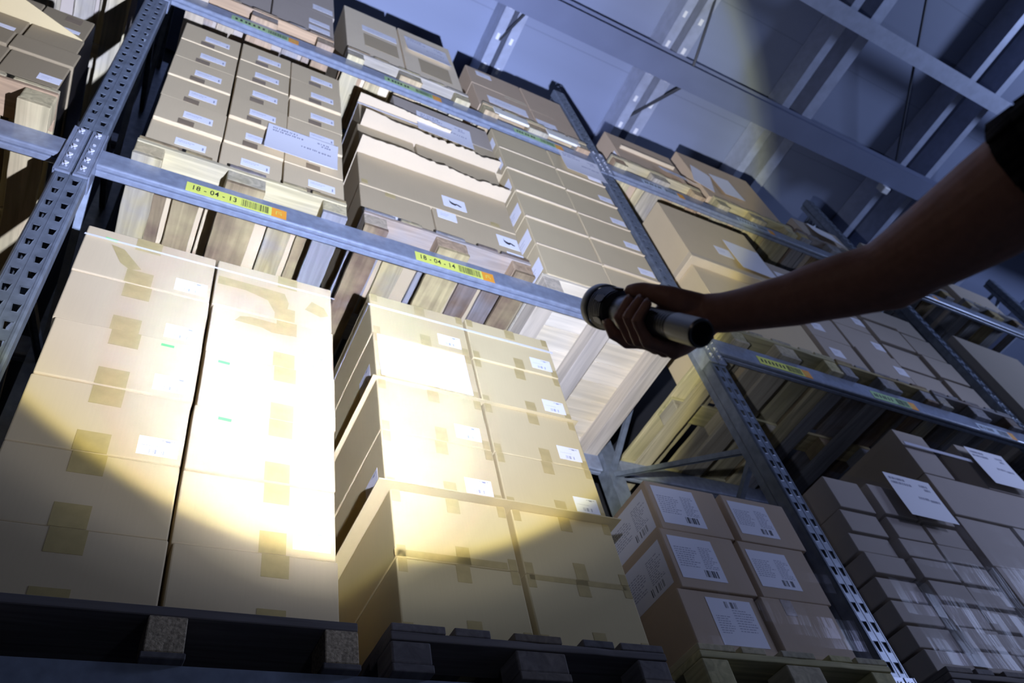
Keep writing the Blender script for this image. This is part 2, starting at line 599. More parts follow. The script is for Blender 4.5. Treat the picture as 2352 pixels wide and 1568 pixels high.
def pallet(label, x, z, yf, h=0.144, W=0.8, D=1.2, style='', rough=0.0015, face=None):
    """four way block pallet, origin at the middle of its front edge on the beam"""
    t = thing('wooden_pallet', label, 'pallet', (x, yf, z), 'pallets in the rack')
    wx, wy = 'wood' + style + 'X', 'wood' + style + 'Y'
    fx, fy = ('wood' + face + 'X', 'wood' + face + 'Y') if face is not None else (wx, wy)
    bt, ct = 0.022, 0.022
    bh = h - bt * 2 - ct
    for i, (px, bw) in enumerate(((-W / 2 + 0.05, 0.1), (0, 0.145), (W / 2 - 0.05, 0.1))):
        place('bottom_board', board_mesh(bw, D, bt, wy, 0.003, rough, 'bb%d' % (i % 3)), t, px, D / 2, 0)
        for j, (py, bd) in enumerate(((0.05, 0.1), (D / 2, 0.145), (D - 0.05, 0.1))):
            place('block', board_mesh(bw, bd - 0.006, bh, fy if j == 0 else wy, 0.005), t, px, py, bt)
    for j, (py, bd) in enumerate(((0.0725, 0.145), (D / 2, 0.145), (D - 0.0725, 0.145))):
        place('cross_board', board_mesh(W, bd, ct, fx if j == 0 else wx, 0.003, rough, 'cb%d' % j), t, 0, py, bt + bh)
    for i, (px, bw) in enumerate(((-W / 2 + 0.0725, 0.145), (-W / 4 + 0.015, 0.1), (0, 0.145), (W / 4 - 0.015, 0.1), (W / 2 - 0.0725, 0.145))):
        place('deck_board', board_mesh(bw - 0.004, D, bt, wy, 0.003, rough, 'db%d' % i), t, px, D / 2, bt + bh + ct)
    return t


def sheet_pallet(label, x, z, yf, W=0.8, D=1.2):
    """plain panel deck on chipboard blocks"""
    t = thing('wooden_pallet', label, 'pallet', (x, yf, z), 'pallets in the rack')
    for px in (-W / 2 + 0.038, -0.004, W / 2 - 0.038):
        place('bottom_board', board_mesh(0.085, D, 0.014, 'wood_oldY', 0.002), t, px, D / 2, 0)
        for py in (0.05, D / 2, D - 0.05):
            place('block', board_mesh(0.076, 0.1, 0.078, 'chip', 0.002), t, px, py, 0.014)
    place('deck_panel', board_mesh(W, D, 0.022, 'wood_oldX', 0.002), t, 0, D / 2, 0.092)
    return t


def closed_pallet(label, x, z, yf, W=0.84, D=1.05):
    """close boarded deck on three long skids"""
    t = thing('wooden_pallet', label, 'pallet', (x, yf, z), 'pallets in the rack')
    for px in (-W / 2 + 0.045, -0.02, W / 2 - 0.045):
        place('skid', board_mesh(0.09, D, 0.1, 'wood_plyY', 0.003), t, px, D / 2, 0)
    n = 8
    w = D / n
    for i in range(n):
        place('deck_board', board_mesh(W, w - 0.0015, 0.022, 'wood_ply', 0.001), t, 0, (i + 0.5) * w, 0.1)
    return t


# ------------------------------------------------------------------ rack
POST_H = 6.96


def post_mesh():
    """perforated omega post: face at y=0, x from -0.1 to 0, open at the back"""
    b = MB()
    pitch, n = 0.075, int(POST_H / 0.075)
    for c in (-0.0715, -0.0285):
        xl, xr = (-0.094, -0.05) if c < -0.05 else (-0.05, -0.006)
        for i in range(n):
            z0, z1 = i * pitch, (i + 1) * pitch
            zc = (z0 + z1) / 2
            tw, bw, hh = 0.0105, 0.0060, 0.0175
            outer = [(xl, z0), (xr, z0), (xr, z1), (xl, z1)]
            inner = [(c - bw, zc - hh), (c + bw, zc - hh), (c + tw, zc + hh), (c - tw, zc + hh)]
            for k in range(4):
                k2 = (k + 1) % 4
                b.quad([(outer[k][0], 0, outer[k][1]), (outer[k2][0], 0, outer[k2][1]), (inner[k2][0], 0, inner[k2][1]), (inner[k][0], 0, inner[k][1])])
                b.quad([(inner[k][0], 0, inner[k][1]), (inner[k2][0], 0, inner[k2][1]), (inner[k2][0], 0.003, inner[k2][1]), (inner[k][0], 0.003, inner[k][1])])
                # pressed rim around the slot
                cx, cz = c, zc
                a0 = inner[k]; a1 = inner[k2]
                o0 = (cx + (a0[0] - cx) * 1.35, cz + (a0[1] - cz) * 1.15); o1 = (cx + (a1[0] - cx) * 1.35, cz + (a1[1] - cz) * 1.15)
                b.quad([(a0[0], -0.0012, a0[1]), (a1[0], -0.0012, a1[1]), (o1[0], -0.0003, o1[1]), (o0[0], -0.0003, o0[1])])
    H = n * pitch
    for s, xo in ((-1, -0.1), (1, 0.0)):
        xi = -0.094 if s < 0 else -0.006
        b.quad([(xi, 0, 0), (xo, 0.006, 0), (xo, 0.006, H), (xi, 0, H)])
        b.quad([(xo, 0.006, 0), (xo, 0.055, 0), (xo, 0.055, H), (xo, 0.006, H)])
        x2 = xo - s * 0.012
        b.quad([(xo, 0.055, 0), (x2, 0.068, 0), (x2, 0.068, H), (xo, 0.055, H)])
        b.quad([(x2, 0.068, 0), (x2, 0.1, 0), (x2, 0.1, H), (x2, 0.068, H)])
        x3 = x2 - s * 0.018
        b.quad([(x2, 0.1, 0), (x3, 0.1, 0), (x3, 0.1, H), (x2, 0.1, H)])
    # two pressed grooves beside the slot columns
    for gx in (-0.0885, -0.0505, -0.0115):
        b.box(gx - 0.0012, gx + 0.0012, -0.0012, 0.0, 0, H)
    return b.mesh('post', [M['steel_dark']])


POST = post_mesh()


def plain_post_mesh():
    b = MB()
    b.prism([(-0.1, 0), (-0.1, 0.09), (-0.085, 0.09), (-0.085, 0.003), (-0.015, 0.003), (-0.015, 0.09), (0, 0.09), (0, 0)][::-1], 0, POST_H - 0.06, 'Z')
    return b.mesh('rear_post', [M['steel_dark']])


RPOST = plain_post_mesh()


def brace_mesh(p, q):
    b = MB()
    p, q = V(p), V(q)
    d = (q - p)
    L = d.length
    b.prism([(-0.014, -0.0125), (0.014, -0.0125), (0.014, 0.0125), (0.0115, 0.0125), (0.0115, -0.0095), (-0.0115, -0.0095), (-0.0115, 0.0125), (-0.014, 0.0125)], 0, L, 'Z')
    return b.mesh('brace', [M['steel_dark']]), L


def frame(xr, label, top=POST_H):
    t = thing('rack_upright', label, 'rack upright', (xr, 0, 0), 'upright frames of the pallet rack')
    f = link('post', POST, t)
    r = link('post', RPOST, t, (0, 0.91, 0))
    nodes = []
    z, k = 0.1, 0
    zs = [0.1, 0.7, 1.3, 1.9, 2.5, 3.1, 3.7, 4.3, 4.9, 5.5, 6.1, 6.7]
    for i, z in enumerate(zs):
        nodes.append(V((-0.05, 0.06 if i % 2 == 1 else 0.95, z)))
    for i in range(len(nodes) - 1):
        p, q = nodes[i], nodes[i + 1]
        key = ('brace', i % 2)
        if key not in CACHE:
            CACHE[key] = brace_mesh(p, q)[0]
        o = link('brace', CACHE[key], t, p)
        o.rotation_mode = 'QUATERNION'
        d = (q - p).normalized()
        zx = V((0, 0, 1)).rotation_difference(d)
        o.rotation_quaternion = zx
    if 'hb' not in CACHE:
        CACHE['hb'] = brace_mesh((0, 0, 0), (0, 0.85, 0))[0]
        b = MB(); b.box(-0.11, 0.01, -0.01, 0.11, 0, 0.008)
        CACHE['foot'] = b.mesh('foot_plate', [M['steel_dark']], 0.001, 1)
    for z in (0.16, 6.76):
        o = link('brace', CACHE['hb'], t, (-0.05, 0.07, z))
        o.rotation_euler = (-math.pi / 2, 0, 0)
    link('foot_plate', CACHE['foot'], f)
    link('foot_plate', CACHE['foot'], r, (0, -0.01, 0))
    return t


def beam_profile():
    # (y, z): front face y=0, height 0.105, depth 0.05, lipped groove under it, stepped lower front
    return [(0.0, 0.105), (0.0, 0.010), (0.0015, 0.004), (0.006, 0.0), (0.017, 0.0), (0.020, 0.004), (0.021, 0.014), (0.025, 0.014), (0.026, 0.004),
            (0.029, 0.0), (0.045, 0.0), (0.05, 0.005), (0.05, 0.105)]


def connector_mesh(flip):
    """end plate over half of the post face with hooked studs; local x 0..0.048 over the post"""
    b = MB()
    b.box(0.001, 0.047, -0.0075, -0.0025, -0.115, 0.205)
    b.box(0.010, 0.038, -0.0095, -0.0075, -0.10, 0.19)
    e = 0.047 if flip else 0.001
    xe0, xe1 = (0.047, 0.0525) if flip else (-0.0045, 0.001)
    b.box(xe0, xe1, -0.0095, 0.062, -0.115, 0.205)
    b.box(0.001, 0.047, -0.011, -0.0025, -0.121, -0.113)
    for z in (-0.08, -0.02, 0.045, 0.165):
        c = 0.024
        b.prism([(c - 0.002, z), (c + 0.009, z + 0.017), (c - 0.007, z + 0.020)], -0.0165, -0.0095, 'Y', 1)
        for dx, dz in ((-0.006, 0.0), (0.004, -0.005)):
            b.prism([(c + dx + 0.0042 * math.cos(a * math.pi / 4), z + dz + 0.0042 * math.sin(a * math.pi / 4)) for a in range(8)], -0.0155, -0.0095, 'Y', 1)
    b.prism([(0.024 + 0.006 * math.cos(a * math.pi / 5), 0.10 + 0.006 * math.sin(a * math.pi / 5)) for a in range(10)], -0.0145, -0.0095, 'Y', 1)
    return b.mesh('end_connector', [M['steel'], M['steel_bright']], 0.0012, 1)


CONN = {False: connector_mesh(False), True: connector_mesh(True)}


def beam(x0, x1, ztop, label, yf=0.0, conn=True, tags=()):
    b = MB()
    b.prism(beam_profile(), x0 + 0.001, x1 - 0.001, 'X')
    if ('beam', round(x1 - x0, 3)) not in CACHE:
        bb = MB(); bb.prism(beam_profile(), 0.006, x1 - x0 - 0.006, 'X')
        CACHE[('beam', round(x1 - x0, 3))] = bb.mesh('rack_beam', [M['steel']])
    o = link('rack_beam', CACHE[('beam', round(x1 - x0, 3))], None, (x0, yf, ztop - 0.105))
    tag(o, label, 'rack beam', 'horizontal beams of the pallet rack')
    o['kind'] = 'thing'
    if conn:
        link('end_connector', CONN[True], o, (-0.047, 0, 0))
        link('end_connector', CONN[False], o, (x1 - x0 - 0.001, 0, 0))
    for tg in tags:
        bin_tag(o, *tg)
    return o


def bin_tag(o, x, w, text, base='tag_yellow', h=0.062):
    """location sticker: code, barcode, orange end"""
    rr = random.Random(int(x * 977) + 3)
    b = MB()
    wo = w * 0.155
    b.box(-w / 2, w / 2 - wo, -0.0008, 0, -h / 2, h / 2, 0)
    t = link('location_label', b.mesh('location_label', [M[base]]), o, (x - o.location.x, -0.0006, 0.037))
    t['label'] = ('yellow green location sticker reading ' + text) if text else 'coloured location sticker'
    b = MB()
    b.box(w / 2 - wo, w / 2, -0.0008, 0, -h / 2, h / 2, 0)
    # the small outline on the orange end
    cx = w / 2 - wo / 2
    for a, c, d, e in ((-0.012, -0.009, -0.012, 0.012), (-0.012, 0.010, 0.009, 0.012), (-0.004, 0.010, -0.002, 0.001), (0.007, 0.010, -0.012, 0.001)):
        b.quad([(cx + a, -0.0011, d), (cx + c, -0.0011, d), (cx + c, -0.0011, e), (cx + a, -0.0011, e)], 1)
    link('orange_end', b.mesh('orange_end', [M['tag_orange'], M['tag_yellow']]), t)
    b = MB()
    u0, u1 = w * 0.04, w / 2 - wo - 0.012
    u = u0
    while u < u1:
        bw = rr.choice((0.0012, 0.002, 0.0032))
        b.quad([(u, -0.0011, -h * 0.38), (u + bw, -0.0011, -h * 0.38), (u + bw, -0.0011, h * 0.38), (u, -0.0011, h * 0.38)], 0)
        u += bw + rr.choice((0.0014, 0.0024, 0.0034))
    link('barcode', b.mesh('barcode', [M['ink_black']]), t)
    if text is None:
        b = MB()
        u = -w / 2 + 0.02
        for i in range(7):
            b.quad([(u, -0.0011, -h * 0.22), (u + 0.012, -0.0011, -h * 0.22), (u + 0.012, -0.0011, h * 0.22), (u, -0.0011, h * 0.22)], 0)
            u += 0.012 + rr.choice((0.006, 0.014))
        link('lettering', b.mesh('lettering', [M['ink_black']]), t)
    if text:
        fc = bpy.data.curves.new('lettering', 'FONT')
        fc.body = text
        fc.size = 0.044
        fc.align_x = 'LEFT'; fc.align_y = 'CENTER'
        fc.space_character = 1.12
        fc.offset = 0.0007
        fc.materials.append(M['ink_black'])
        fo = link('lettering', fc, t, (-w / 2 + 0.018, -0.0013, 0))
        fo.rotation_euler = (math.pi / 2, 0, 0)
        fo.scale = (w * 0.50 / 0.268, 1, 1)
        bpy.context.view_layer.update()
        me = bpy.data.meshes.new_from_object(fo.evaluated_get(bpy.context.evaluated_depsgraph_get()))
        mo = link('lettering', me, t, fo.location)
        mo.rotation_euler = fo.rotation_euler; mo.scale = fo.scale
        bpy.data.objects.remove(fo)
        mo.name = 'lettering'
    return t


L0, L1, L2 = 1.925, 3.825, 5.725
for xr, nm in ((-2.8, 'outermost rack frame off to the left of the wrapped goods'),
               (0.0, 'nearest rack frame with the perforated post at the left, beside the torch lit boxes'),
               (2.8, 'middle rack frame with bare zigzag braces, right of the close boarded pallet'),
               (5.6, 'rack frame behind the elbow of the outstretched arm'),
               (8.4, 'farthest rack frame with its top sticking up at the right edge')):
    frame(xr, nm)
levels = (('lower', L0), ('middle', L1), ('upper', L2))
BAY = ((-2.8, 'bay left of the nearest post'), (0.0, 'torch lit bay'), (2.8, 'dim bay right of the bare braces'), (5.6, 'far bay at the right edge'))
for bx, bn in BAY:
    for ln, zt in levels:
        tg = ()
        if bx == 0.0 and ln == 'middle':
            tg = ((0.478, 0.366, '18 - 04 - 13'), (1.378, 0.366, '18 - 04 - 14'))
        elif bx == 0.0 and ln == 'upper':
            tg = ((0.49, 0.37, None, 'tag_green'), (1.375, 0.37, None, 'tag_green'), (2.255, 0.37, None, 'tag_green'))
        elif bx == 2.8 and ln == 'middle':
            tg = ((3.29, 0.38, None, 'tag_yellow'), (4.15, 0.38, None, 'tag_green'), (5.10, 0.38, None, 'tag_pale'))
        elif bx == 2.8 and ln == 'upper':
            tg = ((3.28, 0.37, None, 'tag_pale'), (4.16, 0.37, None, 'tag_pale'))
        elif bx == 5.6 and ln == 'upper':
            tg = ((6.1, 0.37, None, 'tag_pale'),)
        beam(bx, bx + 2.7, zt, '%s front beam of the %s' % (ln, bn), 0.0, True, tg)
        beam(bx, bx + 2.7, zt, '%s rear beam of the %s, behind the pallets' % (ln, bn), 0.94, False)

# ------------------------------------------------------------------ pallets in the rack
sheet_pallet('panel decked pallet on chipboard blocks, under the tall boxes at the lower left', 0.468, L0, -0.025)
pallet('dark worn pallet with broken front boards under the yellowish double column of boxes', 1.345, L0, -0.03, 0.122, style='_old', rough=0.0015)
pallet('yellow stained pallet under the six boxes with large white shipping labels', 2.275, L0, -0.03, 0.144, style='_yellow')
pallet('pallet behind the sticker 18 - 04 - 13 with a chewed pale front board', 0.497, L1, -0.03, 0.144, face='_pale', rough=0.0015)
pallet('pallet behind the sticker 18 - 04 - 14 with peach coloured front blocks', 1.372, L1, -0.03, 0.144, face='_peach', rough=0.0015)
closed_pallet('close boarded light pallet over the flashlight hand, seen from below', 2.27, L1, 0.0)
pallet('upper pallet with orange brown board ends at the top left of the torch lit bay', 0.475, L2, -0.03, 0.144, style='_peach', rough=0.0015)
pallet('upper pallet with pale chipped blocks under the tilted carton with paper notes', 1.36, L2, -0.03, 0.144, style='_pale', rough=0.0015)
p = pallet('upper pallet with white painted front pieces beside the middle post', 2.265, L2, -0.03, 0.144, style='_pale')
for px in (-0.2, 0.2):
    place('painted_board', board_mesh(0.255, 0.016, 0.085, 'white_paint', 0.003), p, px, 0.006, 0.024)
pallet('yellow streaked pallet right of the close boarded pallet, seen from below through the braces', 3.36, L1, -0.03, style='_yellow')
pallet('dim pallet carrying the grey boxes under the forearm', 4.18, L1, -0.03)
pallet('dim pallet under the strapped boxes near the far post', 5.02, L1, -0.03)
pallet('brown pallet at upper right, first one past the middle post', 3.28, L2, -0.03, style='_pale')
pallet('brown pallet at upper right under the carton with two crossed papers', 4.22, L2, -0.03, style='_yellow')
pallet('brown pallet at upper right, just behind the forearm edge', 5.07, L2, -0.03)
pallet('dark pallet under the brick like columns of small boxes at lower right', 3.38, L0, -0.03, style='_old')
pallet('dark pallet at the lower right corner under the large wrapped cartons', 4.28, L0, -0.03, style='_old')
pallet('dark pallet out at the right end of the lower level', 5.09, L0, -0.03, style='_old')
pallet('pale overhanging pallet in the bay left of the nearest post, middle level', -0.572, L1, -0.095, 0.15, style='_pale', rough=0.0015)
pallet('pallet above the wrapped goods in the bay left of the nearest post', -0.6, L2, -0.03, style='_pale')
pallet('far pallet under the dark film wrapped load', 6.3, L1, -0.03, style='_old')
pallet('far pallet on the upper level behind the elbow', 6.15, L2, -0.03)
pallet('farthest pallet on the upper level at the right edge', 7.2, L2, -0.03)

# ------------------------------------------------------------------ lower left stack (two columns of six)
G = 'tall boxes at the lower left'
zs = [2.041, 2.262, 2.488, 2.722, 2.955, 3.187, 3.436]
S1 = {}
for c in range(2):
    for r in range(6):
        x0, x1 = ((0.056, 0.450), (0.456, 0.857))[c]
        if c == 0 and r >= 4:
            x0 -= 0.008
        zz0, zz1 = zs[r], zs[r + 1]
        if c == 1:
            pass
        S1[c, r] = cbox(x0, x1, zz0, zz1, 0.062 - (0.004 if c == 0 else 0), 0.58, 'board_beige',
                        'beige box in the %s column of the lower left stack, %s' % (('left', 'right')[c], rowword(r, 6)), G, 0.004, 0.004, 0.006, 0.0)
        o = S1[c, r]
        tu = 0.47 if c == 0 else 0.60
        tw = 0.078 if c == 0 else 0.068
        hh = o['h']
        stick(o, '', tu, 1 - 0.034 / hh, tw, 0.066, 'tape', 'tape')
        stick(o, '', tu - 0.01, 0.034 / hh, tw, 0.066, 'tape', 'tape')
        if c == 0 and r in (2, 3, 4, 5):
            stick(o, 'ship', 0.845, 0.22, 0.098, 0.062)
        if c == 1 and r in (1, 2, 3, 4):
            stick(o, 'ship', 0.84, 0.24, 0.098, 0.062)
stick(S1[0, 5], '', 0.19, 0.80, 0.036, 0.013, 'green_sticker', 'green', 0.05)
stick(S1[1, 5], '', 0.93, 0.79, 0.026, 0.010, 'green_sticker', 'green', 0.02)
stick(S1[0, 3], '', 0.76, 0.90, 0.036, 0.010, 'green_sticker', 'green', 0.02)
stick(S1[1, 3], '', 0.14, 0.84, 0.034, 0.011, 'green_sticker', 'green', 0.05)
stick(S1[1, 2], '', 0.21, 0.84, 0.036, 0.011, 'green_sticker', 'green', 0.05)
# torn pieces of tape on the upper right boxes
for o, pts, nm in ((S1[1, 5], [(0.02, 0.46), (0.02, 0.64), (0.40, 0.62), (0.58, 0.60), (0.62, 0.40), (0.60, 0.14), (0.50, 0.14), (0.44, 0.36), (0.25, 0.46)], 'torn_tape'),
                   (S1[1, 5], [(0.76, 0.36), (0.82, 0.58), (0.93, 0.50), (0.97, 0.34), (0.90, 0.27)], 'torn_tape'),
                   (S1[1, 4], [(0.18, 0.76), (0.22, 0.88), (0.30, 0.92), (0.64, 0.90), (0.64, 0.70), (0.48, 0.68), (0.40, 0.74)], 'torn_tape'),
                   (S1[0, 5], [(0.20, 0.70), (0.30, 0.66), (0.46, 0.32), (0.38, 0.26), (0.30, 0.36)], 'torn_tape')):
    b = MB()
    w, h = o['w'], o['h']
    n = len(pts)
    for yy in (-0.0008,):
        b.quad([((u - 0.5) * w, yy, v * h) for u, v in pts])
    link(nm, b.mesh(nm, [M['tape']]), o)
# white strap round the top of the stack
b = MB()
b.box(0.045, 0.862, 0.0515, 0.0523, 3.372, 3.380)
tag(link('packing_strap', b.mesh('packing_strap', [M['strap']])), 'white plastic strap across the top row of the beige lower left boxes', 'strap')

# ------------------------------------------------------------------ yellowish double column, six rows, board sheets between
G = 'yellowish boxes in the middle of the lower level'
S2 = {}
zrow = [2.051, 2.280, 2.512, 2.744, 2.976, 3.216, 3.448]
for c in range(2):
    for r in range(6):
        x0, x1 = ((0.990, 1.378), (1.384, 1.764))[c]
        if r < 2:
            x0 += 0.012
        S2[c, r] = cbox(x0, x1, zrow[r] + (0.004 if r in (2, 4) else 0), zrow[r + 1], 0.035, 0.58, 'board_kraft',
                        'yellowish box in the %s column of the middle lower stack, %s' % (('left', 'right')[c], rowword(r, 6)), G, 0.002, 0.003, 0.004)
        o = S2[c, r]; hh = o['h']
        stick(o, '', 0.52, 1 - 0.028 / hh, 0.042, 0.054, 'tape', 'tape')
        stick(o, '', 0.54, 0.03 / hh, 0.042, 0.058, 'tape', 'tape')
        for u in (0.045, 0.955):
            stick(o, '', u, 1 - 0.022 / hh, 0.026, 0.042, 'tape', 'tape')
            stick(o, '', u, 0.02 / hh, 0.026, 0.038, 'tape', 'tape')
        if r >= 2:
            stick(o, 'ship', 0.80 if c == 0 else 0.82, 0.26, 0.092, 0.062)
        if c == 0 and r in (2, 4):
            side_stick(o, 'ship', 0.10, 0.35, 0.10, 0.07)
stick(S2[0, 1], '', 0.45, 0.06, 0.34, 0.022, 'tape', 'tape')
stick(S2[1, 0], '', 0.5, 0.96, 0.34, 0.016, 'tape', 'tape')
for z, dz, ov, nm in ((zrow[2], 0.0035, 0.032, 'lower'), (zrow[4], 0.0035, 0.011, 'upper')):
    b = MB()
    b.box(0.985 - ov * 0.8, 1.768 + ov * 0.8, 0.035 - ov, 0.60, z, z + dz)
    tag(link('cardboard_sheet', b.mesh('cardboard_sheet', [M['board_kraft']])), '%s board sheet jutting out between rows of the yellowish boxes' % nm, 'cardboard sheet')


def paper(label, x0, x1, z0, z1, y, curl=0.02, kind='note', skew=0.0, rot=0.0, on=None):
    """A sheet stuck at its top, the lower edge lifting off"""
    w, h = x1 - x0, z1 - z0
    b = MB()
    n = 8
    P = []
    for i in range(n + 1):
        t = i / n
        P.append((-curl * (t ** 2.2), -h * t))
    for i in range(n):
        (ya, za), (yb, zb) = P[i], P[i + 1]
        sa, sb = skew * i / n, skew * (i + 1) / n
        b.quad([(sa, ya, za), (sa + w, ya, za), (sb + w, yb, zb), (sb, yb, zb)], 0)

    def at(u, v):
        t = 1 - v
        return (skew * t + u * w, -curl * (t ** 2.2) - 0.0008, -h * t)
    rr = random.Random(int(x0 * 1000))
    if kind == 'note':
        for v, u0, u1 in ((0.86, 0.07, 0.40), (0.76, 0.07, 0.48), (0.82, 0.70, 0.86), (0.73, 0.76, 0.88), (0.48, 0.48, 0.70), (0.46, 0.72, 0.90)):
            u = u0
            while u < u1:
                L = rr.uniform(0.012, 0.03)
                b.quad([at(u, v), at(u + L, v), at(u + L, v + 0.055), at(u, v + 0.055)], 1)
                u += L + rr.choice((0.008, 0.02))
    o = link('delivery_note', b.mesh('delivery_note', [M['paper'], M['ink']]), on, V((x0, y, z1)) - on.location)
    sm = o.modifiers.new('thickness', 'SOLIDIFY'); sm.thickness = 0.0006; sm.offset = 0
    o.rotation_euler = (0, rot, 0)
    o['label'] = label
    return o


paper('large blank white sheet on the yellowish box below the strap', 1.005, 1.345, 2.985, 3.205, 0.0285, 0.006, 'blank', on=S2[0, 4])
b = MB(); b.box(0.98, 1.772, 0.0285, 0.0293, 3.365, 3.376); b.box(0.9835, 0.9843, 0.03, 0.6, 3.365, 3.376)
tag(link('packing_strap', b.mesh('packing_strap', [M['strap']])), 'pale plastic strap round the top row of the yellowish boxes', 'strap')

# ------------------------------------------------------------------ six boxes with shipping labels
G = 'boxes with large shipping labels'
S3 = {}
zrow = [2.074, 2.292, 2.522, 2.735]
for c in range(2):
    for r in range(3):
        x0, x1 = ((1.958, 2.285), (2.305, 2.632))[c]
        x0 += 0.022 * (r - 1); x1 += 0.022 * (r - 1)
        S3[c, r] = cbox(x0, x1, zrow[r], zrow[r + 1], 0.02, 0.42, 'board_brown',
                        'brown shipping label box right of the yellowish stack, %s column, %s' % (('left', 'right')[c], rowword(r, 3)), G, 0.003, 0.006, 0.008)
        o = S3[c, r]
        if not (c == 1 and r == 0):
            stick(o, 'big' if r else 'big_flip', 0.36 if r else 0.62, 0.52, 0.19, 0.165 if c == 0 else 0.15)
        else:
            stick(o, '', 0.35, 0.85, 0.05, 0.06, 'tape', 'tape_dark')
        if c == 0 and r > 0:
            side_stick(o, 'big', 0.15, 0.5, 0.25, 0.165)


def film(x0, x1, z0, z1, yf, depth, label, off=0.008):
    """clear stretch film round front and sides of a stack"""
    b = MB()
    nx, nz = 14, 18
    rr = random.Random(int(x0 * 100))

    def wob(u, v):
        return off + 0.003 * math.sin(u * 31 + v * 5 + rr.random() * 0.6) + 0.003 * math.sin(v * 19 + u * 4)
    g = [[(x0 - off + (x1 - x0 + 2 * off) * i / nx, yf - wob(i / nx, k / nz), z0 + (z1 - z0) * k / nz) for i in range(nx + 1)] for k in range(nz + 1)]
    for k in range(nz):
        for i in range(nx):
            b.quad([g[k][i], g[k][i + 1], g[k + 1][i + 1], g[k + 1][i]])
        for e, s in ((0, -1), (nx, 1)):
            xa = g[k][e]; xb = g[k + 1][e]
            ex = (x0 - off) if e == 0 else (x1 + off)
            b.quad([xa, (ex, yf + depth, xa[2]), (ex, yf + depth, xb[2]), xb])
    me = b.mesh('stretch_film', [M['film']], 0, 1, True)
    return tag(link('stretch_film', me), label, 'stretch film')


film(1.93, 2.665, 2.08, 2.745, 0.012, 0.4, 'clear stretch film round the six boxes with shipping sheets')

# ------------------------------------------------------------------ three by six boxes on the middle level
G = 'small boxes above the sticker 18 - 04 - 13'
S4 = {}
OV4 = ((0, -0.010, -0.010, -0.012, -0.012, -0.012), (0, -0.008, -0.018, -0.018, -0.018, -0.018), (0, 0, -0.010, -0.010, -0.021, -0.021))
for c in range(3):
    for r in range(6):
        x0, x1 = ((0.112, 0.382), (0.386, 0.636), (0.640, 0.902))[c]
        z0 = 3.974 + 0.2195 * r
        S4[c, r] = cbox(x0, x1, z0, z0 + 0.2185, OV4[c][r], 0.5, 'board_grey',
                        'small grey brown box above sticker 18-04-13, %s column, %s' % (('left', 'middle', 'right')[c], rowword(r, 6)), G, 0.003, 0.003, 0.004)
        o = S4[c, r]
        stick(o, 'small', (0.60, 0.56, 0.62)[c], 0.46, 0.115, 0.056)
        stick(o, '', (0.45, 0.42, 0.48)[c], 0.13, 0.062, 0.045, 'tape', 'tape_dark')
paper('white delivery note hanging over the boxes above sticker 18 - 04 - 13', 0.555, 0.872, 4.20, 4.455, -0.026, 0.012, 'note', -0.012, 0.0, on=S4[2, 1])
# ------------------------------------------------------------------ cartons with torn liner sheets
G = 'cartons between ragged board sheets'
yf5 = 0.03
r5 = [(3.974, 4.285, ((0.985, 1.34), (1.345, 1.80)), 'board_warm'), (4.285, 4.605, ((0.985, 1.80),), 'board_warm'),
      (4.612, 4.94, ((1.0, 1.315), (1.325, 1.81)), 'board_warm'), (4.947, 5.24, ((1.02, 1.55), (1.56, 1.86)), 'board_warm'), (5.247, 5.52, ((1.24, 1.86),), 'board_dull')]
S5 = {}
wd = ('left', 'right')
for r, (z0, z1, cols, mt) in enumerate(r5):
    for c, (x0, x1) in enumerate(cols):
        pos = '%s carton' % wd[c] if len(cols) > 1 else 'single wide carton'
        S5[c, r] = cbox(x0, x1, z0, z1, yf5, 0.55, mt, '%s in the %s of the pile with ragged board sheets' % (pos, rowword(r, 5)), G, 0.002, 0.006, 0.004)
stick(S5[0, 1], 'mark', 0.60, 0.33, 0.125, 0.10)
stick(S5[1, 0], 'plain', 0.16, 0.88, 0.10, 0.075)
stick(S5[0, 0], 'plain', 0.52, 0.22, 0.10, 0.075)
stick(S5[1, 0], 'mark', 0.86, 0.66, 0.115, 0.10)
stick(S5[1, 0], 'plain', 0.90, 0.28, 0.09, 0.06)
stick(S5[0, 0], '', 0.42, 0.93, 0.05, 0.035, 'tape', 'tape')
stick(S5[0, 1], '', 0.86, 0.09, 0.05, 0.035, 'tape', 'tape')
stick(S5[0, 1], '', 0.03, 0.1, 0.03, 0.035, 'tape', 'tape')


def ragged(x0, x1, z, y0, amp, label, seed, left=0.0):
    """board sheet lying between rows, its free front edge torn"""
    rr = random.Random(seed)
    b = MB()
    n = 46
    ys = []
    for i in range(n + 1):
        t = i / n
        y = y0 + 0.02 * t + amp * (0.35 * math.sin(t * 7 + seed) + 0.3 * math.sin(t * 19 + seed * 2)) + rr.uniform(-amp, amp) * (0.55 if t > 0.45 else 0.2)
        ys.append(min(y, yf5 - 0.004))
    for i in range(n):
        xa, xb = x0 + (x1 - x0) * i / n, x0 + (x1 - x0) * (i + 1) / n
        za = z
        lo = [(xa, ys[i], za), (xb, ys[i + 1], za), (xb, 0.5, za), (xa, 0.5, za)]
        hi = [(p[0], p[1], p[2] + 0.005) for p in lo]
        b.quad(lo); b.quad(hi)
        b.quad([lo[0], lo[1], hi[1], hi[0]])
        if i == 0:
            b.quad([lo[0], lo[3], hi[3], hi[0]])
        if i == n - 1:
            b.quad([lo[1], lo[2], hi[2], hi[1]])
        b.quad([lo[2], lo[3], hi[3], hi[2]])
    return tag(link('cardboard_sheet', b.mesh('cardboard_sheet', [M['board_pale']])), label, 'cardboard sheet', 'ragged board sheets')


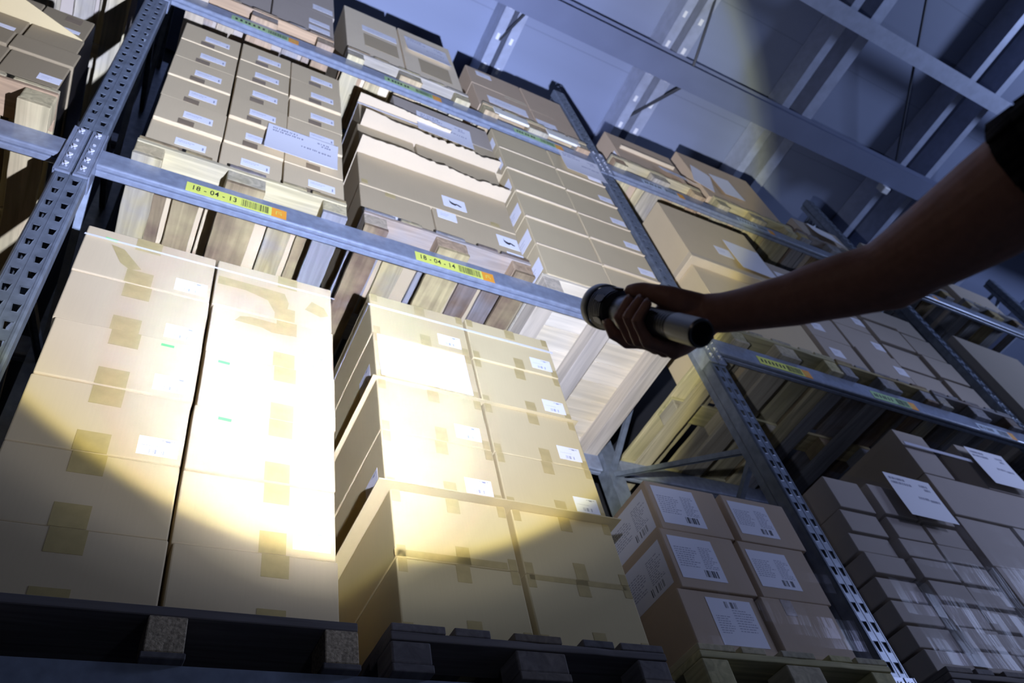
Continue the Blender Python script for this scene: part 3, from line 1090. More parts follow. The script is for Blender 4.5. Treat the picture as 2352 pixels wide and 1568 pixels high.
ragged(0.985, 1.805, 4.6055, -0.062, 0.010, 'lowest ragged pale board sheet sticking out of the carton pile', 3)
ragged(1.02, 1.815, 4.9405, -0.055, 0.012, 'middle ragged pale board sheet sticking out of the carton pile', 5)
ragged(1.02, 1.57, 5.2405, -0.02, 0.004, 'topmost narrow board sheet sticking out of the carton pile', 8)
paper('white sheet with printing on the top carton over the ragged sheets', 1.375, 1.72, 5.13, 5.40, 0.021, 0.01, 'note', -0.01, 0.03, on=S5[0, 4])
b = MB()
b.box(1.012, 1.0128, 0.022, 0.58, 5.18, 5.20); b.box(1.012, 1.5, 0.0195, 0.0203, 5.18, 5.198)
tag(link('packing_strap', b.mesh('packing_strap', [M['strap']])), 'shiny strap at the top left corner of the carton pile with ragged sheets', 'strap')

# ------------------------------------------------------------------ six rows of flat boxes beside the middle post
G = 'wide boxes beside the middle post'
S6 = {}
for c in range(2):
    for r in range(6):
        x0, x1 = ((1.880, 2.278), (2.282, 2.655))[c]
        z0 = 3.950 + 0.2645 * r
        if r == 5 and c == 0:
            pass
        S6[c, r] = cbox(x0, x1, z0, z0 + 0.2635, 0.0, 0.46, 'board_olive',
                        'grey brown box on the close boarded pallet, %s column, %s' % (('left', 'right')[c], rowword(r, 6)), G, 0.001, 0.003, 0.002)
        o = S6[c, r]
        if c == 0:
            side_stick(o, 'plain', 0.075, 0.42, 0.12, 0.10)
        else:
            stick(o, 'plain', 0.84, 0.30, 0.10, 0.06)
paper('white delivery note on the top boxes beside the middle post', 2.385, 2.69, 5.30, 5.60, -0.008, 0.014, 'note', -0.02, 0.0, on=S6[1, 5])
for c in range(2):
    for r in range(1, 6):
        o = S6[c, r]
        b = MB(); b.box(-o['w'] / 2 + 0.003, o['w'] / 2 - 0.003, -0.009, -0.0005, -0.004, 0.006)
        link('board_strip', b.mesh('board_strip', [M['board_pale']]), o)['label'] = 'pale board strip along the lower edge'

# ------------------------------------------------------------------ upper level of the torch lit bay
G = 'cartons on the upper level'
U = {}
U[0] = cbox(0.10, 0.50, 5.874, 6.33, -0.005, 0.5, 'board_dull', 'dull carton on the top left upper pallet, left of its joint', G)
U[1] = cbox(0.505, 0.885, 5.874, 6.33, -0.005, 0.5, 'board_dull', 'dull carton with two pale stickers on the top left upper pallet', G)
U[2] = cbox(0.10, 0.50, 6.335, 6.80, -0.005, 0.5, 'board_dull', 'dull carton stacked above the left one on the top left upper pallet', G)
U[3] = cbox(0.505, 0.895, 6.335, 6.80, -0.005, 0.5, 'board_dull', 'dull carton stacked above the stickered one on the top left upper pallet', G)
stick(U[1], 'plain', 0.76, 0.55, 0.13, 0.07); stick(U[1], 'plain', 0.76, 0.3, 0.13, 0.07); stick(U[3], 'plain', 0.8, 0.2, 0.13, 0.09)
U[4] = cbox(0.965, 1.345, 5.874, 6.70, -0.01, 0.5, 'board_light', 'tall carton with a sticker slot on the upper pallet, left half of the pair', G)
U[5] = cbox(1.35, 1.745, 5.874, 6.70, -0.012, 0.5, 'board_light', 'tall carton with a paper note on the upper pallet, right half of the pair', G)
stick(U[4], 'plain', 0.62, 0.62, 0.24, 0.10); stick(U[4], '', 0.62, 0.36, 0.23, 0.22, 'tape', 'board_warm'); stick(U[5], '', 0.55, 0.28, 0.22, 0.24, 'tape', 'board_warm')
paper('white note on the tall upper carton near the roof', 1.385, 1.70, 6.26, 6.56, -0.022, 0.016, 'note', 0.0, 0.0, on=U[5])
U[6] = cbox(1.86, 2.30, 5.874, 6.24, -0.005, 0.5, 'board_brown', 'brown carton over the white painted pallet, lower left', G)
U[7] = cbox(2.305, 2.66, 5.874, 6.16, -0.005, 0.5, 'board_brown', 'brown carton over the white painted pallet, lower right', G)
U[8] = cbox(1.86, 2.30, 6.243, 6.56, -0.005, 0.5, 'board_brown', 'brown carton over the white painted pallet, upper left', G)
U[9] = cbox(2.305, 2.66, 6.163, 6.56, -0.005, 0.5, 'board_brown', 'brown carton over the white painted pallet, upper right', G)
stick(U[6], 'plain', 0.55, 0.45, 0.3, 0.12); stick(U[8], 'plain', 0.3, 0.75, 0.12, 0.08); stick(U[7], 'plain', 0.25, 0.3, 0.16, 0.12)
stick(U[6], '', 0.78, 0.94, 0.18, 0.04, 'tape', 'board_pale')

# ------------------------------------------------------------------ bay left of the nearest post
G = 'wrapped boxes left of the nearest post'
B0 = {}
zz = [3.978, 4.062, 4.268, 4.398, 4.545, 4.775]
for r in range(5):
    for c in range(2):
        xo = -0.192 + (0.012 if r == 2 else 0) - 0.004 * r
        x0, x1 = ((-0.395, xo), (-0.60, -0.399))[c]
        if r == 2:
            x0, x1 = ((-0.41, xo), (-0.60, -0.414))[c]
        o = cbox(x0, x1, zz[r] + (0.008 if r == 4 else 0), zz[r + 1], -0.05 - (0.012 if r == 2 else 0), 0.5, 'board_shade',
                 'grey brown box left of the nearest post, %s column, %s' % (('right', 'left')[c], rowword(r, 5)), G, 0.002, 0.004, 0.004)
        B0[c, r] = o
        if c == 0:
            w = link('black_film', flat_mesh(0.5, zz[r + 1] - zz[r] - 0.012, 'black_wrap'), o)
            w.location = (o['w'] / 2 + 0.003, 0.255, o['h'] / 2)
            w.rotation_euler = (0, 0, math.pi / 2)
stick(B0[0, 1], 'plain', 0.80, 0.30, 0.075, 0.05); stick(B0[0, 0], '', 0.4, 0.5, 0.06, 0.06, 'tape', 'tape')
stick(B0[0, 4], 'plain', 0.45, 0.25, 0.15, 0.03); stick(B0[1, 3], 'plain', 0.5, 0.2, 0.15, 0.03); stick(B0[1, 4], 'plain', 0.45, 0.5, 0.14, 0.09)
stick(B0[0, 4], '', 0.62, 0.75, 0.06, 0.06, 'tape', 'tape_dark')
b = MB()
b.quad([(-0.60, -0.135, 4.5485), (-0.43, -0.135, 4.5485), (-0.215, -0.054, 4.5485), (-0.26, 0.3, 4.5485), (-0.60, 0.3, 4.5485)])
o = link('cardboard_sheet', b.mesh('cardboard_sheet', [M['board_kraft']]))
sm = o.modifiers.new('thickness', 'SOLIDIFY'); sm.thickness = 0.003; sm.offset = 1
tag(o, 'tan board sheet slipping out below the top boxes left of the nearest post', 'cardboard sheet')
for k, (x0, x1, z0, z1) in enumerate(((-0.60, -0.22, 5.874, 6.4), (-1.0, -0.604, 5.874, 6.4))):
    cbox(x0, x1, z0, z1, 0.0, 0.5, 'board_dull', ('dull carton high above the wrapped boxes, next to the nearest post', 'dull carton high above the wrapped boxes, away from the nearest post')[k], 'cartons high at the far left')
for k, (x0, x1) in enumerate(((-0.62, -0.22), (-1.03, -0.624))):
    cbox(x0, x1, L0 + 0.146, 3.2, 0.25, 0.6, 'board_brown', ('brown carton in the dark under the left beam, nearer the post', 'brown carton in the dark under the left beam, away from the post')[k], 'dark cartons under the left beam')
pallet('dark pallet low in the bay left of the nearest post', -0.6, L0, 0.1, style='_old')

# ------------------------------------------------------------------ second bay, middle level
G = 'boxes on the middle level of the dim bay'
o = cbox(3.05, 3.755, 3.974, 4.61, 0.0, 0.5, 'board_grey', 'lower big carton right of the middle post, under the overhanging one', G, 0, 0, 0)
o = cbox(3.025, 3.785, 4.662, 5.26, -0.045, 0.55, 'board_grey', 'upper big overhanging carton right of the middle post', G, 0, 0, 0)
stick(o, 'plain', 0.48, 0.30, 0.13, 0.10)
b = MB(); b.box(3.02, 3.788, -0.05, 0.5, 4.613, 4.660)
tag(link('cardboard_tray', b.mesh('cardboard_tray', [M['board_pale']], 0.003, 1)), 'pale board tray between the two big cartons right of the middle post', 'tray')
paper('white sheet on the upper big carton beside the raised forearm', 3.46, 3.76, 4.68, 5.02, -0.053, 0.012, 'blank', 0.0, 0.03, on=o)
for c in range(2):
    for r in range(4):
        x0, x1 = ((3.795, 4.135), (4.15, 4.52))[c]
        z0 = 3.974 + 0.255 * r
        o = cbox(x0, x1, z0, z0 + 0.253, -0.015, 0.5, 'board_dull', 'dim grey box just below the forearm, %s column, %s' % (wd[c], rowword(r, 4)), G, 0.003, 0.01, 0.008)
        stick(o, 'plain', 0.86 if c else 0.35, 0.45, 0.10, 0.08)
for c in range(2):
    for r in range(4):
        x0, x1 = ((4.60, 4.97), (4.985, 5.30))[c]
        z0 = 3.974 + 0.25 * r
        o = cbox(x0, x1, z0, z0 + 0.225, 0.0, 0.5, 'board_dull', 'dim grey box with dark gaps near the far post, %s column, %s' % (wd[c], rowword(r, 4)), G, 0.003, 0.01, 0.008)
        if r:
            b = MB(); b.box(-0.15, 0.15, 0.02, 0.48, 0, 0.022)
            sp = link('wooden_spacer', b.mesh('wooden_spacer', [M['wood_oldX']]), None, ((x0 + x1) / 2, 0.0, z0 - 0.0245))
            tag(sp, 'dark spacer under the %s box, %s column near the far post' % (rowword(r, 4), wd[c]), 'spacer', 'spacers between the dim boxes')

# second bay, upper level
G = 'cartons on the upper level of the dim bay'
o = cbox(3.0, 3.62, 5.874, 6.36, -0.01, 0.5, 'board_brown', 'brown carton with a pale ledge on the upper level, first past the middle post', G, 0, 0, 0)
b = MB(); b.box(3.06, 3.56, -0.035, 0.0, 6.12, 6.135)
lg = link('pale_flap', b.mesh('pale_flap', [M['board_pale']]), o, (-o.location.x, -o.location.y, -o.location.z))
side_stick(o, 'plain', 0.06, 0.25, 0.09, 0.14)
paper('crumpled white sheet at its lower edge', 3.36, 3.60, 5.88, 6.02, -0.03, 0.03, 'blank', 0.05, 0.1, on=o)
o = cbox(3.80, 4.58, 5.874, 6.62, -0.01, 0.5, 'board_brown', 'brown carton with two crossed white papers on the upper level', G, 0, 0, 0)
paper('white paper, left one of the crossed pair on the upper brown carton', 3.86, 4.05, 6.05, 6.42, -0.013, 0.006, 'blank', 0.06, 0.5, on=o)
paper('white paper, right one of the crossed pair on the upper brown carton', 4.02, 4.24, 6.02, 6.36, -0.0225, 0.006, 'blank', -0.03, -0.1, on=o)
o = cbox(4.86, 5.4, 5.874, 6.2, 0.0, 0.5, 'board_dull', 'dull carton at the upper right just behind the forearm edge', G, 0, 0, 0)
paper('white sheet lying against the carton just behind the forearm edge', 5.02, 5.3, 5.9, 6.18, -0.012, 0.04, 'blank', 0.05, 0.2, on=o)

# second bay, lower level
G = 'small brick like boxes at lower right'
S7 = {}
zl = [2.072, 2.168, 2.268, 2.372, 2.476, 2.584, 2.684, 2.806, 2.985]
for c in range(3):
    for r in range(8):
        x0, x1 = ((2.995, 3.240), (3.272, 3.510), (3.518, 3.765))[c]
        sh = 0.03 if r > 5 else 0
        if r == 7 and c == 0:
            sh = 0.045
        S7[c, r] = cbox(x0 + sh, x1 + sh * 0.6, zl[r], zl[r + 1] - 0.010, 0.0 + (0.02 if c == 0 else 0), 0.4, 'board_dull',
             'small dull box low at the right, %s of three columns, %s' % (('left', 'middle', 'right')[c], rowword(r, 8)), G, 0.003, 0.008, 0.01)
paper('white sheet on the small brick like boxes at lower right', 3.44, 3.76, 2.79, 3.045, -0.034, 0.008, 'note', -0.01, 0.02, on=S7[2, 7])
film(2.995, 3.79, 2.08, 2.97, -0.01, 0.4, 'clear stretch film round the small brick like boxes', 0.012)
G = 'wrapped cartons at the right edge'
W8 = ((3.87, 4.72, 2.90, 3.155, 'wide carton in the middle of the wrapped pile at the right edge'),
      (3.87, 4.30, 2.615, 2.895, 'wrapped carton at the right edge, left below the wide one'),
      (4.305, 4.73, 2.615, 2.895, 'wrapped carton at the right edge, right below the wide one'),
      (3.87, 4.30, 2.34, 2.612, 'wrapped carton at the right edge, third layer down on the left'),
      (4.305, 4.73, 2.34, 2.612, 'wrapped carton at the right edge, third layer down on the right'),
      (3.87, 4.73, 2.074, 2.337, 'bottom carton of the wrapped pile at the right edge'),
      (3.87, 4.12, 3.158, 3.46, 'narrow carton standing on the left of the wrapped pile at the right edge'),
      (4.40, 4.78, 3.158, 3.48, 'carton with a large white sheet on top of the wrapped pile at the right edge'),
      (4.14, 4.38, 3.158, 3.40, 'set back carton between the two top ones of the wrapped pile'))
S8 = []
for i, (x0, x1, z0, z1, lb) in enumerate(W8):
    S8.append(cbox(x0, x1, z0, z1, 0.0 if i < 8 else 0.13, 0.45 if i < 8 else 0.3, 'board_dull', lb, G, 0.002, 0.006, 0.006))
paper('white sheet on the top carton at the right edge of the lower level', 4.42, 4.76, 3.17, 3.44, -0.036, 0.008, 'note', 0.0, 0.0, on=S8[7])
film(3.86, 4.80, 2.08, 3.40, -0.012, 0.42, 'clear stretch film round the cartons at the right edge', 0.014)
b = MB(); b.box(3.86, 4.42, -0.022, -0.019, 3.33, 3.352)
tag(link('packing_strap', b.mesh('packing_strap', [M['strap']])), 'pale strap across the top cartons at the right edge', 'strap')

# far bay
G = 'loads in the far bay'
for k, (x0, x1, z0, z1, lb) in enumerate(((5.85, 6.70, 3.974, 5.0, 'film wrapped load in the far bay, middle level'), (5.78, 6.5, 5.874, 6.3, 'low carton on the upper level behind the elbow, left one'),
                                          (6.85, 7.55, 5.874, 6.22, 'low carton on the upper level at the right edge'), (7.0, 7.8, 3.974, 4.9, 'farther wrapped load in the far bay'))):
    cbox(x0, x1, z0, z1, 0.0, 0.5, 'board_dull', lb, G)

# ------------------------------------------------------------------ building
def slab(name, x0, x1, y0, y1, z0, z1, mat):
    b = MB(); b.box(x0, x1, y0, y1, z0, z1)
    return structure(link(name, b.mesh(name, [M[mat]])))


slab('floor', -8, 20, -7, 1.6, -0.1, 0.0, 'concrete')
slab('ceiling', -8, 20, -7, 1.6, 8.6, 8.7, 'ceiling')
slab('wall_back', -8, 20, 1.5, 1.6, 0.0, 8.6, 'wallpaint')
slab('wall_right', 19.9, 20, -7, 1.5, 0.0, 8.6, 'wallpaint')
# main roof girder
b = MB()
b.prism([(-0.43, 8.0), (-0.20, 8.0), (-0.20, 8.018), (-0.307, 8.018), (-0.307, 8.262), (-0.20, 8.262), (-0.20, 8.28), (-0.43, 8.28), (-0.43, 8.262), (-0.323, 8.262), (-0.323, 8.018), (-0.43, 8.018)], -8, 19.8, 'X')
structure(link('trim_1', b.mesh('trim_1', [M['roof_steel']])))
b = MB()
b.prism([(-1.52, 7.97), (-1.36, 7.97), (-1.36, 8.06), (-1.375, 8.06), (-1.375, 7.985), (-1.505, 7.985), (-1.505, 8.06), (-1.52, 8.06)], -8, 19.8, 'X')
structure(link('trim_2', b.mesh('trim_2', [M['roof_rail']])))


def rail(n, x, w, z0=8.29, z1=8.59, mat='roof_rail'):
    b = MB()
    t = 0.012
    b.prism([(x - w / 2, z0), (x + w / 2, z0), (x + w / 2, z0 + t), (x - w / 2 + t, z0 + t), (x - w / 2 + t, z1 - t), (x + w / 2, z1 - t), (x + w / 2, z1), (x - w / 2, z1)], -6.9, 1.45, 'Y')
    y = -5
    while y < 1.3 and x < 4.5:
        b.box(x - w * 0.16, x + w * 0.16, y, y + 0.06, z0 - 0.002, z0 - 0.0005, 1)
        y += 0.3
    structure(link('trim_%d' % n, b.mesh('trim_%d' % n, [M[mat], M['white_plastic']])))


for i, (x, w) in enumerate(((2.535, 0.09), (2.675, 0.09), (4.115, 0.10), (4.31, 0.12), (5.72, 0.10), (6.03, 0.14), (7.60, 0.09), (8.04, 0.09), (9.8, 0.1), (11.6, 0.1), (0.6, 0.1))):
    rail(3 + i, x, w)
for i, (p, q, r) in enumerate((((4.32, -1.0, 8.3), (4.36, -0.40, 8.05), 0.014), ((4.35, -0.22, 8.02), (4.13, 0.55, 8.5), 0.016),
                               ((2.62, -0.2, 8.1), (2.50, 0.6, 8.55), 0.012), ((6.2, -2.0, 8.15), (7.47, -0.45, 8.3), 0.013), ((8.3, -1.4, 8.1), (8.9, -0.3, 8.2), 0.016))):
    b = MB(); b.tube([p, q], [r, r], 10)
    structure(link('trim_%d' % (20 + i), b.mesh('trim_%d' % (20 + i), [M['rod']], 0, 1, True)))
b = MB(); b.box(-0.05, 0.05, -0.04, 0.04, 0, 0.12)
fit = link('roof_fitting', b.mesh('roof_fitting', [M['white_plastic']], 0.012, 2), None, (7.3, -0.16, 7.94))
tag(fit, 'small white fitting fixed to the lower edge of the roof girder', 'fitting')

# ------------------------------------------------------------------ flashlight
AX = V((0.052, 0.507, 0.860)).normalized()
FRONT = V((0.7940, -1.1345, 1.8185))
t = thing('flashlight', 'black aluminium flashlight held out in the hand, pointing up at the rack', 'flashlight', FRONT)
t.rotation_mode = 'QUATERNION'
t.rotation_quaternion = V((0, 0, 1)).rotation_difference(AX)
# profiles run from the front (z=0) back towards the tail (z<0)
b = MB(); b.lathe([(0.0245, -0.004), (0.0275, 0.0), (0.0295, -0.002), (0.0298, -0.006), (0.0298, -0.019), (0.0288, -0.021)])
link('bezel', b.mesh('bezel', [M['anodised_grey']], 0, 1, True), t)
pr = [(0.0272, -0.019)]
for i in range(7):
    z = -0.022 - i * 0.0042
    pr += [(0.0285 - i * 0.0003, z), (0.0285 - i * 0.0003, z - 0.0022), (0.0255, z - 0.0024), (0.0255, z - 0.0042)]
pr += [(0.0262, -0.052), (0.0255, -0.055), (0.0215, -0.064)]
b = MB(); b.lathe(pr)
link('head', b.mesh('head', [M['anodised']]), t)
# flats milled between the cooling fins
b = MB()
for k in range(6):
    a = k * math.pi / 3 + 0.3
    c, s = math.cos(a), math.sin(a)
    pts = []
    for (u, z) in ((-0.0035, -0.034), (0.0035, -0.034), (0.0055, -0.047), (0.003, -0.053), (-0.003, -0.053), (-0.0055, -0.047)):
        r = 0.0283
        pts.append((r * c - u * s, r * s + u * c, z))
    b.quad(pts)
    b.quad([(p[0] * 0.93, p[1] * 0.93, p[2]) for p in pts])
    for i in range(6):
        j = (i + 1) % 6
        p, q = pts[i], pts[j]
        b.quad([p, q, (q[0] * 0.93, q[1] * 0.93, q[2]), (p[0] * 0.93, p[1] * 0.93, p[2])])
link('head_flats', b.mesh('head_flats', [M['anodised']], 0, 1), t)
b = MB(); b.lathe([(0.0200, -0.062), (0.0212, -0.064), (0.0212, -0.094), (0.0200, -0.097), (0.0150, -0.099)])
link('collar', b.mesh('collar', [M['anodised_grey']], 0, 1, True), t)
pr = [(0.0148, -0.096)]
for i in range(16):
    z = -0.100 - i * 0.0055
    pr += [(0.0150, z), (0.0150, z - 0.0035), (0.0143, z - 0.004), (0.0143, z - 0.0052)]
b = MB(); b.lathe(pr)
link('grip', b.mesh('grip', [M['anodised']]), t)
b = MB(); b.lathe([(0.0145, -0.184), (0.0158, -0.186), (0.0158, -0.232), (0.0146, -0.2345), (0.0128, -0.2345)])
link('tail_cap', b.mesh('tail_cap', [M['anodised_grey']], 0, 1, False), t)
b = MB(); b.lathe([(0.0130, -0.2338), (0.0120, -0.2352), (0.0, -0.2356)])  # black disc added so the tail end looks unlit; shade as colour
link('tail_shade_disc', b.mesh('tail_shade_disc', [M['shirt']], 0, 1, True), t)
b = MB(); b.lathe([(0.0, -0.0045), (0.0248, -0.0045), (0.0248, -0.007), (0.0, -0.007)])
link('lens', b.mesh('lens', [M['glass']]), t)
b = MB(); b.lathe([(0.0245, -0.0075), (0.018, -0.016), (0.008, -0.026), (0.0, -0.027)])
link('reflector', b.mesh('reflector', [M['steel_bright']], 0, 1, True), t)

# ------------------------------------------------------------------ person: hand and arm
E1 = (R0 - AX * R0.dot(AX)).normalized()          # to the right, across the flashlight
E2 = AX.cross(E1)
if E2.dot(-R1) < 0:
    E2 = -E2


def around(s, phi, r):
    """point at distance s behind the front rim, angle phi (0 right, 90 up), radius r from the axis"""
    a = math.radians(phi)
    return FRONT - AX * s + E1 * (r * math.cos(a)) + E2 * (r * math.sin(a))


def camp(u, v, d):
    return CAM + (R0 * ((u - 1176) / 1789.28) + R1 * ((v - 784) / 1789.28) + R2) * d


hand = MB()
nails = []
# fingers: (s of knuckle, s of tip, thickness, angles and radii)
FING = ((0.086, 0.078, 0.0086, ((305, 0.044), (262, 0.0335), (226, 0.0315), (200, 0.0300))),
        (0.106, 0.102, 0.0090, ((302, 0.043), (246, 0.0262), (178, 0.0252), (126, 0.0232))),
        (0.126, 0.121, 0.0088, ((302, 0.043), (244, 0.0262), (172, 0.0246), (116, 0.0232))),
        (0.145, 0.139, 0.0078, ((304, 0.042), (246, 0.0255), (176, 0.0236), (118, 0.0222))))
knuck = []
for s0, s1, th, js in FING:
    pts, rd = [], []
    n = len(js)
    P = [around(s0 + (s1 - s0) * i / (n - 1), js[i][0], js[i][1]) for i in range(n)]
    knuck.append(P[0])
    for i in range(n - 1):
        for k in range(4):
            f = k / 4
            pts.append(P[i].lerp(P[i + 1], f))
            base = th * (1.08 - 0.10 * (i + f))
            rd.append(base * (1.08 if k == 0 and i > 0 else (0.95 if k == 2 else 1.0)))
    pts.append(P[-1]); rd.append(th * 0.74)
    hand.tube(pts, rd, 14)
    nails.append((P[-1], P[-2], th))
WR = camp(1632, 719, 0.918)
# palm: metacarpals from wrist to knuckles
for i, kp in enumerate(knuck):
    a = WR + (E2 * (0.009 - 0.007 * i))
    mid = a.lerp(kp, 0.52) + AX * 0.004
    hand.tube([a, a.lerp(mid, 0.5), mid, mid.lerp(kp, 0.6), kp], [0.0140, 0.0170, 0.0160, 0.0140, 0.0108], 14)
# heel of the hand below the tube
hand.tube([camp(1478, 752, 0.945), camp(1512, 768, 0.925), camp(1548, 769, 0.912), camp(1588, 754, 0.908), WR], [0.012, 0.0155, 0.0165, 0.0175, 0.0200], 16)
# thumb along the top of the tube, pointing at the head
hand.tube([WR + E2 * 0.003, camp(1600, 703, 0.918), camp(1562, 693, 0.914), camp(1536, 684, 0.916), camp(1512, 676, 0.922), camp(1494, 671, 0.930), camp(1478, 668, 0.936), camp(1462, 667, 0.942), camp(1449, 667, 0.948)],
          [0.0160, 0.0165, 0.0160, 0.0148, 0.0122, 0.0106, 0.0108, 0.0098, 0.0080], 14)
# ball of the thumb and the web behind the tube
hand.tube([camp(1590, 715, 0.925), camp(1552, 712, 0.930), camp(1525, 722, 0.938), camp(1505, 745, 0.945)], [0.019, 0.017, 0.0145, 0.012], 14)
# wrist, forearm, upper arm
arm = ((1622, 719, 0.920, 0.0232), (1660, 718, 0.905, 0.0236), (1705, 711, 0.888, 0.0246), (1760, 700, 0.867, 0.0266), (1820, 688, 0.850, 0.0292), (1880, 670, 0.832, 0.0320),
       (1940, 655, 0.814, 0.0340), (1990, 643, 0.800, 0.0345), (2035, 628, 0.786, 0.0350), (2085, 598, 0.772, 0.0375), (2150, 560, 0.752, 0.0425), (2220, 515, 0.732, 0.0465),
       (2290, 468, 0.712, 0.0500), (2360, 420, 0.692, 0.0520), (2440, 365, 0.670, 0.0530), (2540, 300, 0.645, 0.0540), (2640, 235, 0.62, 0.0545))
hand.tube([camp(u, v, d) for u, v, d, r in arm], [r for u, v, d, r in arm], 26)
# the elbow bulge on the lower side
hand.tube([camp(1985, 668, 0.80), camp(2050, 655, 0.785), camp(2120, 610, 0.765)], [0.024, 0.026, 0.028], 16)
person = thing('person', 'bare outstretched right arm of a person in a dark sleeve gripping the flashlight', 'person', camp(2640, 235, 0.62))
bo = link('body', hand.mesh('body', [M['skin']], 0, 1, True), person)
bo.location = -person.location
rm = bo.modifiers.new('one_surface', 'REMESH'); rm.mode = 'VOXEL'; rm.voxel_size = 0.0016; rm.use_smooth_shade = True
sm = bo.modifiers.new('soften', 'SMOOTH'); sm.factor = 0.5; sm.iterations = 6
for tip, prev, th in nails:
    d = (tip - prev).normalized()
    out = (tip - (FRONT - AX * ((FRONT - tip).dot(AX)))).normalized()
    out = (out - d * out.dot(d)).normalized()
    side = d.cross(out)
    b = MB()
    c = tip + d * (th * 0.15) + out * (th * 0.70)
    L, Wd = th * 0.62, th * 0.50
    ring = [(math.cos(k * math.pi / 6), math.sin(k * math.pi / 6)) for k in range(12)]
    b.quad([c + d * (L * x) + side * (Wd * y) - out * (0.0016 * y * y + 0.0012 * x * x) for x, y in ring])
    b.quad([c + d * (L * x) + side * (Wd * y) - out * (0.002 + 0.0016 * y * y) for x, y in ring])
    for k in range(12):
        x, y = ring[k]; x2, y2 = ring[(k + 1) % 12]
        b.quad([c + d * (L * x) + side * (Wd * y) - out * (0.0016 * y * y + 0.0012 * x * x), c + d * (L * x2) + side * (Wd * y2) - out * (0.0016 * y2 * y2 + 0.0012 * x2 * x2),
                c + d * (L * x2) + side * (Wd * y2) - out * (0.002 + 0.0016 * y2 * y2), c + d * (L * x) + side * (Wd * y) - out * (0.002 + 0.0016 * y * y)])
    no = link('fingernail', b.mesh('fingernail', [M['nail']]), person)
    no.location = -person.location
# short sleeve, open at its hem
sl = MB()
SLV = ((2372, 412, 0.689, 0.0600), (2380, 407, 0.687, 0.0605), (2440, 365, 0.670, 0.0615), (2540, 300, 0.645, 0.063), (2660, 222, 0.615, 0.066))
pts = [camp(u, v, d) for u, v, d, r in SLV]
seg = 40
rr = random.Random(4)
prev = None
rings = []
for i, p in enumerate(pts):
    d = (pts[min(i + 1, len(pts) - 1)] - pts[max(i - 1, 0)]).normalized()
    a = d.cross(V((0, 0, 1))).normalized() if prev is None else (prev - d * prev.dot(d)).normalized()
    prev = a; bb = d.cross(a); r = SLV[i][3]
    rings.append([p + a * (r * math.cos(k * 2 * math.pi / seg)) * (1 + 0.03 * math.sin(k * 1.3 + i)) + bb * (r * math.sin(k * 2 * math.pi / seg)) * (1 + 0.03 * math.cos(k * 0.9 + i)) for k in range(seg)])
for i in range(len(rings) - 1):
    for k in range(seg):
        k2 = (k + 1) % seg
        sl.quad([rings[i][k], rings[i][k2], rings[i + 1][k2], rings[i + 1][k]])
so = link('shirt_sleeve', sl.mesh('shirt_sleeve', [M['shirt']], 0, 1, True), person)
so.location = -person.location
md = so.modifiers.new('cloth', 'SOLIDIFY'); md.thickness = 0.0025

# ------------------------------------------------------------------ light
LAMP = FRONT + AX * 0.012
ld = bpy.data.lights.new('flashlight_beam', 'POINT')
ld.energy = 1.0
ld.shadow_soft_size = 0.016
ld.use_nodes = True
nt = ld.node_tree
N, L = nt.nodes, nt.links
em = [n for n in N if n.type == 'EMISSION'][0]
tc = N.new('ShaderNodeTexCoord')
nm = N.new('ShaderNodeVectorMath'); nm.operation = 'NORMALIZE'
L.new(tc.outputs['Normal'], nm.inputs[0])
sx = N.new('ShaderNodeSeparateXYZ')
L.new(nm.outputs['Vector'], sx.inputs[0])
ac = N.new('ShaderNodeMath'); ac.operation = 'ARCCOSINE'
L.new(sx.outputs['Z'], ac.inputs[0])
dg = N.new('ShaderNodeMath'); dg.operation = 'DIVIDE'; dg.inputs[1].default_value = math.pi
L.new(ac.outputs[0], dg.inputs[0])
# flat bright cone with a sharp warm rim, then weak wide spill (position = angle / 180 degrees)
ramp = N.new('ShaderNodeValToRGB')
cr = ramp.color_ramp
cr.interpolation = 'LINEAR'
stops = ((0.0, (0.60, 0.68, 1.0), 1.0), (20, (0.60, 0.68, 1.0), 0.94), (27, (0.64, 0.70, 1.0), 0.72), (33, (0.72, 0.75, 0.95), 0.55), (37.8, (0.82, 0.83, 0.80), 0.46), (38.7, (0.92, 0.88, 0.55), 0.38),
         (39.7, (0.66, 0.69, 0.82), 0.088), (43.3, (0.64, 0.69, 0.90), 0.074), (46.5, (0.62, 0.70, 1.0), 0.034), (50.0, (0.62, 0.70, 1.0), 0.014), (56, (0.60, 0.70, 1.0), 0.009), (66, (0.58, 0.70, 1.0), 0.007), (80, (0.58, 0.70, 1.0), 0.006), (90, (0.66, 0.76, 1.0), 0.0))
while len(cr.elements) < len(stops):
    cr.elements.new(0.5)
for e, (deg, c, k) in zip(cr.elements, stops):
    e.position = deg / 180.0
    e.color = (c[0] * k, c[1] * k, c[2] * k, 1)
L.new(dg.outputs[0], ramp.inputs['Fac'])
L.new(ramp.outputs['Color'], em.inputs['Color'])
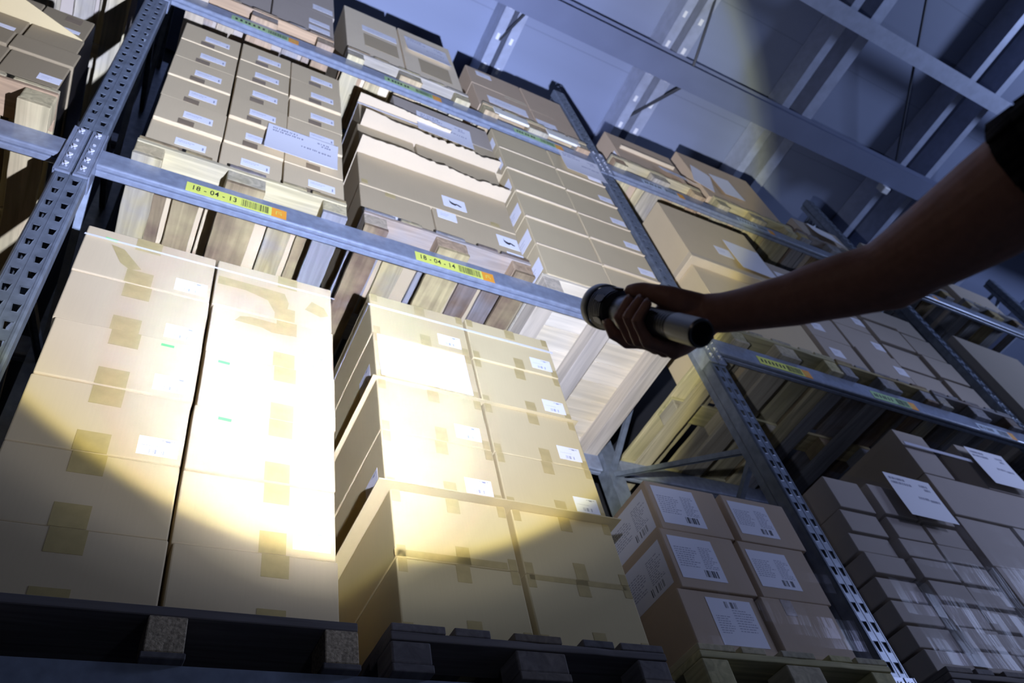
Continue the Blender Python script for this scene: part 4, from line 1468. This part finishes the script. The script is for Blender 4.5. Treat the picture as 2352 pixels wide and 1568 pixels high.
# a collimated beam: its strength drops slower than the square of the distance
lf = N.new('ShaderNodeLightFalloff')
lf.inputs['Strength'].default_value = 192.0
m1 = N.new('ShaderNodeMath'); m1.operation = 'MULTIPLY'; m1.inputs[1].default_value = 0.66
m2 = N.new('ShaderNodeMath'); m2.operation = 'MULTIPLY_ADD'; m2.inputs[1].default_value = 0.34
L.new(lf.outputs['Linear'], m1.inputs[0])
L.new(lf.outputs['Constant'], m2.inputs[0])
L.new(m1.outputs[0], m2.inputs[2])
L.new(m2.outputs[0], em.inputs['Strength'])
lo = link('flashlight_beam', ld, None, LAMP)
lo.rotation_mode = 'QUATERNION'
lo.rotation_quaternion = V((0, 0, 1)).rotation_difference(AX)

al = bpy.data.lights.new('aisle_fill_spot', 'SPOT')  # added blue fill spot on the dim bay's box fronts, no known fixture
al.spot_size = math.radians(64)
al.spot_blend = 1.0
al.shadow_soft_size = 0.3
al.energy = 180
al.color = (0.50, 0.58, 1.0)
apos = V((6.4, -3.3, 3.6))
ao = link('aisle_fill_spot', al, None, apos)
dirv = (V((4.1, 0, 3.1)) - apos).normalized()
ao.rotation_mode = 'QUATERNION'
ao.rotation_quaternion = V((0, 0, -1)).rotation_difference(dirv)

# hot core of the beam, sitting low in the cone
cl = bpy.data.lights.new('flashlight_core', 'SPOT')
cl.energy = 145
cl.color = (0.78, 0.83, 1.0)
cl.spot_size = math.radians(46)
cl.spot_blend = 1.0
cl.shadow_soft_size = 0.016
co = link('flashlight_core', cl, None, LAMP)
co.rotation_mode = 'QUATERNION'
co.rotation_quaternion = V((0, 0, -1)).rotation_difference((V((0.80, 0.04, 2.72)) - LAMP).normalized())

fl = bpy.data.lights.new('far_aisle_light', 'POINT')
fl.shadow_soft_size = 0.7
fl.energy = 690
fl.color = (0.50, 0.62, 1.0)
link('far_aisle_light', fl, None, (11.0, -3.2, 4.8))

hl = bpy.data.lights.new('hand_fill', 'POINT')  # added warm fill that lifts the hand and arm, no real source
hl.energy = 0.25
hl.color = (1.0, 0.80, 0.70)
hl.shadow_soft_size = 0.06
link('hand_fill', hl, None, (0.30, -1.45, 1.75))

w = bpy.data.worlds.new('night')
SC.world = w
w.use_nodes = True
bg = w.node_tree.nodes['Background']
bg.inputs['Color'].default_value = (0.35, 0.45, 0.9, 1)
bg.inputs['Strength'].default_value = 0.007

SC.view_settings.view_transform = 'Standard'
SC.view_settings.look = 'None'
SC.view_settings.gamma = 1.0
SC.view_settings.exposure = 0.0
SC.view_settings.use_curve_mapping = False
SC.cycles.use_denoising = True
SC.cycles.max_bounces = 6
SC.cycles.sample_clamp_indirect = 4.0
